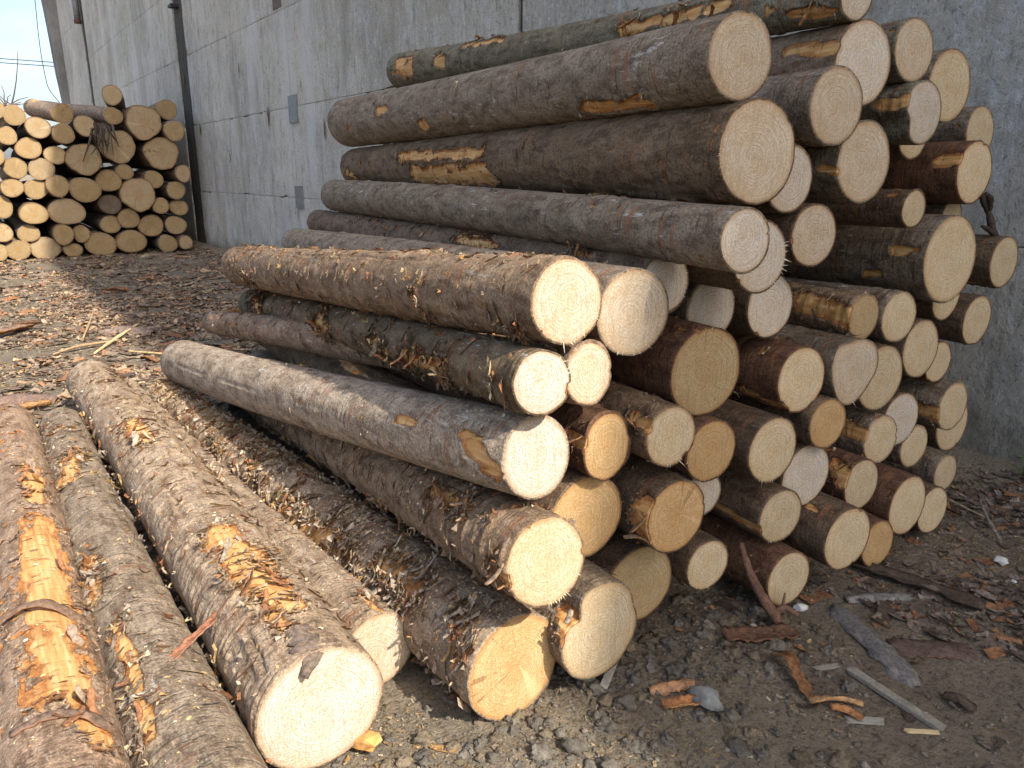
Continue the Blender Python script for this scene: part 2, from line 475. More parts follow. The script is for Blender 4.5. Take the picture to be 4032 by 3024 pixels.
def panel(y0, y1, z0, z1, seed, step=0.10, rough=0.0):
    ncol = max(8, int((y1 - y0) / step)); nrow = max(6, int((z1 - z0) / step))
    yy = np.linspace(y0, y1, ncol); zz = np.linspace(z0, z1, nrow)
    Yg, Zg = np.meshgrid(yy, zz)
    P = np.stack([np.full_like(Yg, seed * 3.1), Yg, Zg], -1)
    Xg = WX - 0.006 * fbm(P * 2.2, 3, seed) - 0.003 * fbm(P * 9, 2, seed + 5)
    if rough > 0:      # coarse thrown plaster
        Xg = Xg - rough * (np.abs(fbm(P * 24.0, 3, seed + 6, 0.6)) * 1.6 + 0.5 * vn(P * 60.0, seed + 7)) * (0.55 + 0.45 * vn(P * 2.0, seed + 8))
    edge = np.minimum(np.minimum(Yg - y0, y1 - Yg), np.minimum(Zg - z0, z1 - Zg))
    on = edge < 1e-4
    chip = np.clip(vn(P * 5.5, seed + 9) - 0.45, 0, 1) * 0.06
    Zg = np.where(np.abs(Zg - z0) < 1e-4, Zg + chip, Zg)
    Zg = np.where(np.abs(Zg - z1) < 1e-4, Zg - chip, Zg)
    Yg = np.where(np.abs(Yg - y0) < 1e-4, Yg + chip, Yg)
    Yg = np.where(np.abs(Yg - y1) < 1e-4, Yg - chip, Yg)
    Xg = np.where(on, Xg + 0.003, Xg)
    front = np.stack([Xg, Yg, Zg], -1).reshape(-1, 3)
    i = (np.arange(nrow - 1)[:, None] * ncol + np.arange(ncol - 1)[None, :]).ravel()
    quads = [np.stack([i, i + ncol, i + 1 + ncol, i + 1], -1)]
    # skirt back into the core
    ring = list(range(ncol)) + [r * ncol + ncol - 1 for r in range(1, nrow)] + [(nrow - 1) * ncol + c for c in range(ncol - 2, -1, -1)] + [r * ncol for r in range(nrow - 2, 0, -1)]
    ring = np.array(ring)
    lip = front[ring].copy(); back = lip.copy(); back[:, 0] = WX + 0.07      # own vertices: a crisp edge
    b0 = len(front); m = len(ring)
    k = np.arange(m); k2 = (k + 1) % m
    quads.append(np.stack([b0 + k, b0 + k2, b0 + m + k2, b0 + m + k], -1))
    return npmesh('wall_panel', np.vstack([front, lip, back]), np.concatenate(quads))

cols = [(-23.8, -17.81), (-17.79, -11.81), (-11.8, -5.81), (-5.79, 0.19), (0.21, 6.165), (6.235, 12.19), (12.21, 18.10), (18.92, 24.79), (24.80, 30.75), (31.35, 36.75)]
rows = [-0.3, 1.23, 2.59, 3.98, 5.34, 6.70, 8.06, 9.42, 13.5, WTOP - 0.002]
for ci, (a, b) in enumerate(cols):
    for ri in range(len(rows) - 1):
        fine = a > 0 and a < 13 and ri < 4
        bpart('wall_panel', panel(a, b, rows[ri] + 0.003, rows[ri + 1] - 0.003, 10 * ci + ri, (0.022 if a < 1 else 0.04) if fine else 0.10, (0.008 if a < 1 else 0.007) if fine else 0.0), M_CONC)
for a, b in ((18.11, 18.91), (30.76, 31.34), (6.17, 6.23)):
    bpart('stained_column', panel(a, b, -0.3, WTOP - 0.003, int(a * 10) + 3), M_STAIN).location = (-WX + 0.022, -12, 0)
# buttress that tapers downwards at the far corner
zz = np.linspace(-0.3, WTOP - 0.004, 36)
pr = 0.16 + 0.052 * np.clip(zz - 3.0, 0, 6) + 0.02 * fbm(np.stack([zz * 2, zz * 0, zz * 0], -1), 2, 3)
bv, bq = [], []
for z, p in zip(zz, pr):
    bv += [(WX - p, 36.8, z), (WX + 0.06, 36.8, z), (WX + 0.06, 37.45, z), (WX - p, 37.45, z)]
for k in range(len(zz) - 1):
    for e in range(4):
        a0, a1 = 4 * k + e, 4 * k + (e + 1) % 4
        bq.append((a0, a1, a1 + 4, a0 + 4))
bpart('buttress', npmesh('buttress', bv, bq, smooth=False), M_BUTT)

def tube(name, pts, rad, nseg=8):
    pts = np.asarray(pts, float); n = len(pts)
    rad = np.broadcast_to(np.asarray(rad, float), (n,))
    tg = np.gradient(pts, axis=0); tg /= np.linalg.norm(tg, axis=1)[:, None]
    ref = np.array([0.0, 0, 1]) if abs(tg[:, 2]).mean() < 0.8 else np.array([1.0, 0, 0])
    u = np.cross(tg, ref); u /= np.linalg.norm(u, axis=1)[:, None]
    v = np.cross(tg, u)
    a = np.linspace(0, 2 * np.pi, nseg, endpoint=False)
    V = pts[:, None] + rad[:, None, None] * (np.cos(a)[None, :, None] * u[:, None] + np.sin(a)[None, :, None] * v[:, None])
    V = np.concatenate([V.reshape(-1, 3), pts[:1], pts[-1:]])
    q = []
    for k in range(n - 1):
        for e in range(nseg):
            q.append((k * nseg + e, k * nseg + (e + 1) % nseg, (k + 1) * nseg + (e + 1) % nseg, (k + 1) * nseg + e))
    t = [((e + 1) % nseg, e, n * nseg) for e in range(nseg)] + [((n - 1) * nseg + e, (n - 1) * nseg + (e + 1) % nseg, n * nseg + 1) for e in range(nseg)]
    return npmesh(name, V, q, t)

pipe = bpart('downpipe', tube('downpipe', [(WX - 0.13, 31.1, z) for z in (17.5, 14.0, 10.0, 8.0, 7.0, 6.5)], 0.10, 12), M_PLATE)
bpart('pipe_collar', tube('pipe_collar', [(WX - 0.13, 31.1, 6.42), (WX - 0.13, 31.1, 6.52)], 0.115, 12), M_RUST)
for z, w in ((4.96, 0.26), (5.24, 0.24)):
    bpart('wall_bracket', box_mesh('wall_bracket', (WX - 0.14, 18.53 - w / 2, z), (WX + 0.06, 18.53 + w / 2, z + 0.06)), M_WIRE)
for z, h, s in ((2.55, 0.40, 0.17), (1.24, 0.34, 0.15)):
    bpart('steel_plate', box_mesh('steel_plate', (WX - 0.030, 12.08 - s, z - h / 2), (WX + 0.02, 12.08 + s, z + h / 2)), M_PLATE)
bpart('rusty_patch', box_mesh('rusty_patch', (WX - 0.013, 12.30, 4.02), (WX + 0.02, 12.66, 5.28)), mat_concrete('exposed_aggregate', (0.36, 0.29, 0.26), 0.3, 1.4))
for (y, z, h, w) in ((13.25, 2.50, 0.34, 0.10), (17.55, 2.48, 0.26, 0.10), (14.6, 3.35, 0.30, 0.05), (18.05, 4.05, 0.30, 0.10), (10.9, 2.2, 0.35, 0.06), (11.3, 4.2, 0.16, 0.10), (18.53, 3.55, 0.28, 0.16), (9.9, 2.1, 0.2, 0.05), (15.6, 1.9, 0.22, 0.05)):
    n = 9
    yy = y + w * (0.5 * np.sin(np.linspace(0, np.pi, n)) * np.random.default_rng(int(z * 100)).uniform(0.5, 1, n))
    zz = np.linspace(z - h / 2, z + h / 2, n)
    yl = y - w * (0.5 * np.sin(np.linspace(0, np.pi, n)) * np.random.default_rng(int(y * 100)).uniform(0.5, 1, n))
    v = [(WX - 0.017, a, c) for a, c in zip(yy, zz)] + [(WX - 0.017, a, c) for a, c in zip(yl, zz)] + [(WX + 0.02, y, z - h / 2), (WX + 0.02, y, z + h / 2)]
    q = [(k, k + 1, n + k + 1, n + k) for k in range(n - 1)]
    bpart('rust_scar', npmesh('rust_scar', v, q, [(0, n, 2 * n), (n - 1, 2 * n + 1, 2 * n - 1)], smooth=False), M_RUST)
# loose cable running down the far corner
cz = np.linspace(12.0, 4.0, 36)
cable = [(WX - 0.62 - 0.09 * math.sin((z - 4) * 0.9) - 0.03 * (z - 4) + 0.55 * max(0, (4.8 - z)), 36.7, z) for z in cz]
bpart('loose_cable', tube('loose_cable', cable, 0.014, 6), M_WIRE)
# overhead power lines far behind
for k, (z0, nm) in enumerate(((8.78, 'upper'), (8.53, 'lower'))):
    pts = [(-45 + t * 110, 62 + t * 2, z0 + 1.1 * (2 * t - 0.9) ** 2) for t in np.linspace(0, 1, 40)]
    o = obj('power_line', tube('power_line', pts, 0.030, 6), M_WIRE)
    tag(o, nm + ' one of the two dark overhead power lines crossing the sky past the building', 'power line', 'overhead power lines')

# ------------------------------------------------------------------ logs
BARK = {  # base colour, amount of pale lichen / resin
    'dusty': (0.275, 0.232, 0.196, 0.7), 'pinkish': (0.240, 0.188, 0.158, 0.9), 'grey': (0.228, 0.202, 0.180, 0.5),
    'brown': (0.190, 0.150, 0.118, 0.4), 'silver': (0.285, 0.258, 0.236, 0.9), 'umber': (0.150, 0.116, 0.086, 0.15),
    'slate': (0.178, 0.160, 0.142, 0.9), 'greenish': (0.150, 0.146, 0.122, 0.4), 'red': (0.125, 0.076, 0.056, 0.1),
    'dark': (0.125, 0.098, 0.079, 0.25), 'moss': (0.130, 0.108, 0.080, 0.8)}
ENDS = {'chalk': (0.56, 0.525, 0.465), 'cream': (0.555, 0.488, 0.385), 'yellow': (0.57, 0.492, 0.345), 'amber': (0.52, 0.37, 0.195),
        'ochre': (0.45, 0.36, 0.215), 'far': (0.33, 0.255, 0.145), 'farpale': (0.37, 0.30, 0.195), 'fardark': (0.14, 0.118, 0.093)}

def make_log(name, q, r0, w, r1, patches, bark, end, na, ns, k, seed, label, group, lump=0.03, relief=1.0, prof=None, flecks=0.0, rays=0.0, tilt=0.03, bow=0.022, oval=1.0, detail=True, cat='log', grooves=()):
    rg = np.random.default_rng(seed)
    q = np.array(q, float); w = np.array(w, float)
    ax = w - q; Ln = np.linalg.norm(ax); t = ax / Ln
    u = np.array([1.0, 0, 0]) - t * t[0]; u /= np.linalg.norm(u)
    v = np.cross(u, t); v = v if v[2] > 0 else -v
    tt = np.linspace(0, 1, ns)
    s = Ln * (np.exp(k * tt) - 1) / (math.exp(k) - 1)
    phi = np.linspace(0, 2 * np.pi, na, endpoint=False)
    S, PH = np.meshgrid(s, phi, indexing='ij')
    C, Sn = np.cos(PH), np.sin(PH)
    P = np.stack([C * r0, Sn * r0, S], -1) + rg.uniform(0, 50, 3)
    base = r0 + (r1 - r0) * S / Ln
    base = base * (1 + lump * fbm(P * np.array([5.0, 5.0, 0.9]), 2, seed))
    if prof is not None:
        base = base * (1 + (prof(PH) - 1) * np.exp(-S / 0.8))
    flat = base.copy()
    bare = np.zeros_like(S); core = np.zeros_like(S)
    rad = base
    if detail:
        b1 = fbm(P * np.array([26, 26, 11.0]), 3, seed + 1) * 0.0028 * relief
        tear = np.clip(vn(P * np.array([9, 9, 62.0]), seed + 2) - 0.2, 0, 1) * sstep(0.05, 0.5, vn(P * np.array([7, 7, 2.6]), seed + 3))
        b2 = tear * 0.011 * relief
        lip = np.zeros_like(S)
        n_edge = 0.6 * vn(P * np.array([30, 30, 12.0]), seed + 4) + 0.4 * vn(P * np.array([80, 80, 24.0]), seed + 5)
        for (s0, p0, s1, p1, hw) in patches:
            a = np.array([s0, R(p0) * r0]); b = np.array([s1, R(p1) * r0])
            if abs(s1 - s0) < 0.04:
                a[0] -= 0.02 * np.sign(s1 - s0 + 1e-9); b[0] += 0.02 * np.sign(s1 - s0 + 1e-9)
            dphi = (PH - R((p0 + p1) / 2) + np.pi) % (2 * np.pi) - np.pi
            pc = (dphi + R((p0 + p1) / 2)) * r0
            ab = b - a
            h = np.clip(((S - a[0]) * ab[0] + (pc - a[1]) * ab[1]) / (ab @ ab + 1e-9), 0, 1)
            dist = np.hypot((S - a[0] - h * ab[0]) * 0.8, pc - a[1] - h * ab[1]) - hw
            dist = dist + n_edge * hw * 0.8 + 0.006 * n_edge
            bare = np.maximum(bare, 1 - sstep(-0.004, 0.004, dist))
            core = np.maximum(core, sstep(0.0, max(0.012, 0.75 * hw), -dist))
            lip = np.maximum(lip, np.exp(-((dist - 0.006) / 0.007) ** 2))
        if flecks > 0:
            fl = vn(P * np.array([20, 20, 34.0]), seed + 6) + 0.35 * vn(P * np.array([70, 70, 70.0]), seed + 7) + 0.55 * vn(P * np.array([2.5, 2.5, 1.6]), seed + 8)
            bare = np.maximum(bare, sstep(1.05 - flecks, 1.13 - flecks, fl))
        gr = 0
        for (s0, p0, s1, p1, dep, gw) in grooves:
            hh = np.clip((S - s0) / (s1 - s0), 0, 1)
            pc = R(p0) + (R(p1) - R(p0)) * hh + 0.10 * vn(np.stack([S * 3.0, S * 0, S * 0 + seed], -1), seed + 21) + 0.03 * vn(np.stack([S * 14.0, S * 0, S * 0 + seed], -1), seed + 22)
            dd = ((PH - pc + np.pi) % (2 * np.pi) - np.pi) * r0
            on = (S > min(s0, s1)) * (S < max(s0, s1)) * sstep(-0.5, 0.1, vn(np.stack([S * 2.2, S * 0, S * 0 + seed], -1), seed + 23))
            gr = gr - dep * np.exp(-(dd / gw) ** 2) * on + 0.5 * dep * np.exp(-((dd - 2.2 * gw) / (1.6 * gw)) ** 2) * on
        base = base + gr
        for _k in range(int(rg.integers(3, 7)) if na > 100 else 0):
            ks, kp, kr = rg.uniform(0.15, 0.95) * Ln, rg.uniform(R(70), R(220)), rg.uniform(0.014, 0.028)
            kd = np.hypot(S - ks, ((PH - kp + np.pi) % (2 * np.pi) - np.pi) * r0) / kr
            base = base + 0.009 * np.exp(-(kd / 1.3) ** 2) - 0.010 * np.exp(-(kd / 0.45) ** 2)
            bare = np.maximum(bare, 0.75 * np.exp(-(kd / 0.35) ** 4))
        rad = base + b1 + b2 + lip * (1 - bare) * 0.006 * relief - 0.0075 * bare
    # slightly skew saw cuts
    ta, tb = rg.uniform(-tilt, tilt, 2)
    skew = (ta * C + tb * Sn) * base * (np.exp(-S / 0.15) + np.exp(-(Ln - S) / 0.15))
    ba = rg.uniform(0, 2 * np.pi)
    bowv = bow * np.sin(np.pi * S / Ln)
    off = np.array([0, 0, r0])           # the empty stands at the log's lower edge
    pos = t * (S + skew)[..., None] + u * (C * rad * oval + bowv * math.cos(ba))[..., None] + v * (Sn * rad + bowv * math.sin(ba) * 0.5)[..., None] + off
    verts = pos.reshape(-1, 3)
    i = (np.arange(ns - 1)[:, None] * na + np.arange(na)[None, :]).ravel()
    j = (np.arange(ns - 1)[:, None] * na + ((np.arange(na) + 1) % na)[None, :]).ravel()
    quads = np.stack([i, i + na, j + na, j], -1)
    # bark thickness shown as a ring at each cut
    def inner(e):
        rr = np.minimum(rad[e], flat[e] + 0.002) - (0.006 if detail else 0.012)
        return rr
    rings = []
    for e in (0, -1):
        rr = inner(e)
        rings.append(t * (S[e] + skew[e])[:, None] + u * (C[e] * rr * oval)[:, None] + v * (Sn[e] * rr)[:, None] + off)
    nb = len(verts)
    verts = np.vstack([verts, rings[0], rings[1]])
    a = np.arange(na); a2 = (a + 1) % na
    quads = np.concatenate([quads, np.stack([a, a2, nb + a2, nb + a], -1), np.stack([nb + na + a, nb + na + a2, (ns - 1) * na + a2, (ns - 1) * na + a], -1)])
    root = empty(name, (q[0], q[1], q[2] - r0), label, cat, group)
    me = npmesh('bark', verts, quads)
    attr_f(me, 'bare', np.concatenate([bare.ravel(), np.zeros(2 * na)]))
    attr_f(me, 'core', np.concatenate([core.ravel(), np.zeros(2 * na)]))
    tint = np.array(BARK[bark]) * np.array([0.935, 0.895, 0.80, 1]) * np.array([*(rg.uniform(0.9, 1.12) * np.ones(3)), 1])
    attr_c(me, 'tint', tint, len(verts))
    ob = obj('bark', me, M_BARK, root)
    # sawn faces
    fr = np.array([0, 0.12, 0.3, 0.5, 0.68, 0.82, 0.92, 0.985, 1.0])
    ec = np.array(ENDS[end]) * rg.uniform(0.88, 1.08)
    for e, sgn in ((0, -1), (-1, 1)):
        rr = inner(e)
        ring = rings[0] if e == 0 else rings[1]
        cen = t * (0 if e == 0 else Ln) + off
        vv = [cen[None] + (ring - cen) * f for f in fr[1:]]
        vv = np.concatenate([cen[None]] + vv)
        dome = np.concatenate([[1.0], np.repeat((1 - fr[1:] ** 6), na)])
        nz = fbm(np.c_[vv * 40] + seed, 2, seed + 11) * 0.0012 * dome
        vv = vv + sgn * t * (0.0025 * dome + nz)[:, None]
        pith = rg.uniform(-0.13, 0.13, 2) * r0
        xy = np.concatenate([[[0, 0]]] + [np.stack([np.cos(phi) * np.mean(rr) * f, np.sin(phi) * np.mean(rr) * f], -1) for f in fr[1:]])
        fade = np.concatenate([[1.0], np.repeat(1 - fr[1:] ** 2, na)])
        fcv = np.concatenate([xy - pith * fade[:, None], np.full((len(xy), 1), seed * 1.7 % 97)], 1)
        qs = []
        for m in range(len(fr) - 2):
            o0 = 1 + m * na; o1 = o0 + na
            qs.append(np.stack([o0 + a, o0 + a2, o1 + a2, o1 + a], -1)[:, ::(1 if sgn > 0 else -1)])
        ts = np.stack([np.zeros(na, int), 1 + a, 1 + a2], -1)[:, ::(-1 if sgn > 0 else 1)]
        fm = npmesh('cut_face', vv, np.concatenate(qs), ts)
        attr_v(fm, 'fc', fcv)
        attr_f(fm, 'rim', np.concatenate([[0.0], np.repeat(fr[1:], na)]))
        attr_c(fm, 'tint', np.array([*ec, rays]), len(vv))
        obj('cut_face', fm, M_END, root)
    data = dict(root=root, pos=pos, bare=bare, S=S, PH=PH, C=C, Sn=Sn, rad=rad, t=t, u=u, v=v, seed=seed, r0=r0, tint=tint[:3], ring=rings[0], Ln=Ln, lip=lip if detail else None, ec=ec)
    return data

def patch_strips(centres, dirs, norms, lens, wids, lift, curl, rg, cols):
    """Many little bent plates: 3 x 2 vertices each. centres (n,3), dirs = long axis, norms = surface normal."""
    n = len(centres)
    side = np.cross(norms, dirs)
    side /= np.linalg.norm(side, axis=1)[:, None] + 1e-9
    V = np.zeros((n, 8, 3))
    jit = rg.uniform(0.75, 1.1, (n, 8))
    for a_ in range(4):
        f = a_ / 3.0 - 0.5
        for b_ in range(2):
            g_ = b_ - 0.5
            V[:, a_ * 2 + b_] = (centres + dirs * (f * lens)[:, None] + side * (g_ * wids * jit[:, a_ * 2 + b_])[:, None]
                                 + norms * (lift * (0.3 + b_) + curl * (2 * f) ** 2 * np.where(rg.random(n) < 0.75, 1, -0.4) + rg.normal(0, 0.0008, n))[:, None])
    idx = np.arange(n)[:, None] * 8
    q = np.concatenate([idx + np.array([0, 2, 3, 1]), idx + np.array([2, 4, 5, 3]), idx + np.array([4, 6, 7, 5])])
    return V.reshape(-1, 3), q, np.repeat(cols, 8, axis=0)

CH_BARK = np.array([(0.15, 0.115, 0.09), (0.21, 0.165, 0.135), (0.11, 0.08, 0.062), (0.24, 0.20, 0.17), (0.25, 0.12, 0.06), (0.30, 0.16, 0.08)])
CH_WOOD = np.array([(0.62, 0.44, 0.22), (0.66, 0.52, 0.32), (0.50, 0.30, 0.12), (0.70, 0.60, 0.42)])

def surf_points(d, n, rg, smax, weight=None, pmin=20, pmax=230):
    S, PH = d['S'], d['PH']
    ok = (S < smax) & (S > 0.02)
    deg = np.degrees(PH)
    ok &= (deg > pmin) & (deg < pmax)
    wgt = ok * np.gradient(S, axis=0)
    if weight is not None:
        wgt = wgt * weight
    wgt = wgt.ravel() / wgt.sum()
    pick = rg.choice(len(wgt), n, p=wgt)
    p = d['pos'].reshape(-1, 3)[pick]
    c, s_ = d['C'].ravel()[pick], d['Sn'].ravel()[pick]
    nrm = d['u'] * c[:, None] + d['v'] * s_[:, None]
    tang = -d['u'] * s_[:, None] + d['v'] * c[:, None]
    return p, nrm, tang

def add_flakes(d, n, smax=4, size=1.0, pmin=20, pmax=230):
    """ragged torn bark still hanging on the log: round the bare patches first, some anywhere"""
    rg = np.random.default_rng(d['seed'] + 77)
    wgt = 0.12 + 4 * (d['lip'] if d['lip'] is not None else 0) + 2.0 * np.clip(np.gradient(d['bare'], axis=0) ** 2 * 20, 0, 1)
    p, nrm, tang = surf_points(d, n, rg, smax, wgt, pmin, pmax)
    mixv = rg.normal(0, 0.35, (n, 1))
    dr = tang + d['t'] * mixv
    dr /= np.linalg.norm(dr, axis=1)[:, None]
    cols = np.where(rg.random((n, 1)) < 0.62, d['tint'] * rg.uniform(1.0, 2.0, (n, 1)), np.where(rg.random((n, 1)) < 0.55, CH_BARK[4] * rg.uniform(0.7, 1.4, (n, 1)), CH_WOOD[rg.integers(0, 3, n)] * 0.85))
    lens = rg.gamma(2.2, 0.011, n) * size + 0.006
    wid = np.minimum(lens * rg.uniform(0.2, 0.5, n), 0.014 * size)
    V, q, c = patch_strips(p, dr, nrm, lens, wid, rg.uniform(0.001, 0.011, n) * size, rg.uniform(0, 0.012, n) * size, rg, cols)
    me = npmesh('loose_flakes', V, q, smooth=False)
    attr_c(me, 'tint', c, len(V))
    o = obj('loose_flakes', me, M_CHIP, d['root'])
    o['kind'] = 'stuff'

def add_sawdust(d, n, smax=4, s0=0.0):
    rg = np.random.default_rng(d['seed'] + 99)
    up = np.clip(d['Sn'], 0, 1) ** 3 * (0.15 + np.clip(vn(d['pos'] * 3.1 + d['seed'], d['seed']) + 0.25, 0, 1) ** 2) * (d['S'] > s0)
    p, nrm, tang = surf_points(d, n, rg, smax, up)
    a = rg.uniform(0, 2 * np.pi, (n, 1))
    dr = tang * np.cos(a) + d['t'] * np.sin(a)
    lens = rg.gamma(2.0, 0.0022, n) + 0.002
    V, q, c = patch_strips(p + nrm * 0.002, dr, nrm, lens, lens * rg.uniform(0.3, 0.9, n), rg.uniform(0, 0.002, n), np.zeros(n), rg, CH_WOOD[rg.integers(0, 4, n)] * rg.uniform(0.8, 1.1, (n, 1)))
    me = npmesh('sawdust', V, q, smooth=False)
    attr_c(me, 'tint', c, len(V))
    o = obj('sawdust', me, M_CHIP, d['root'])
    o['kind'] = 'stuff'

def add_splinters(d, lo, hi, n=26, size=0.010):
    """fringe of torn fibres left by the saw along part of the end's rim"""
    rg = np.random.default_rng(d['seed'] + 55)
    n = max(5, int(n * 0.6))
    m = len(d['ring'])
    ang = np.radians(rg.uniform(lo, hi, n))
    idx = ((ang % (2 * np.pi)) / (2 * np.pi) * m).astype(int) % m
    cen = d['ring'].mean(0)
    V, T = [], []
    for k, i_ in enumerate(idx):
        p = d['ring'][i_]; out = (p - cen); out /= np.linalg.norm(out)
        sd = np.cross(out, d['t'])
        ln = rg.gamma(1.6, 0.5) * size
        tip = p + out * ln * rg.uniform(0.4, 1.1) - d['t'] * ln * rg.uniform(0.1, 0.8) + sd * rg.normal(0, 0.25) * ln
        b = len(V)
        wv = rg.uniform(0.0008, 0.0022)
        V += [p + sd * wv - out * 0.004, p - sd * wv - out * 0.004, p - d['t'] * 0.002 + out * wv * 0.5, tip]
        T += [(b, b + 1, b + 3), (b + 1, b + 2, b + 3), (b + 2, b, b + 3)]
    me = npmesh('splinters', V, None, T, smooth=False)
    attr_c(me, 'tint', np.array(d['ec']) * 1.1, len(V))
    o = obj('splinters', me, M_CHIP, d['root'])
    o['kind'] = 'stuff'

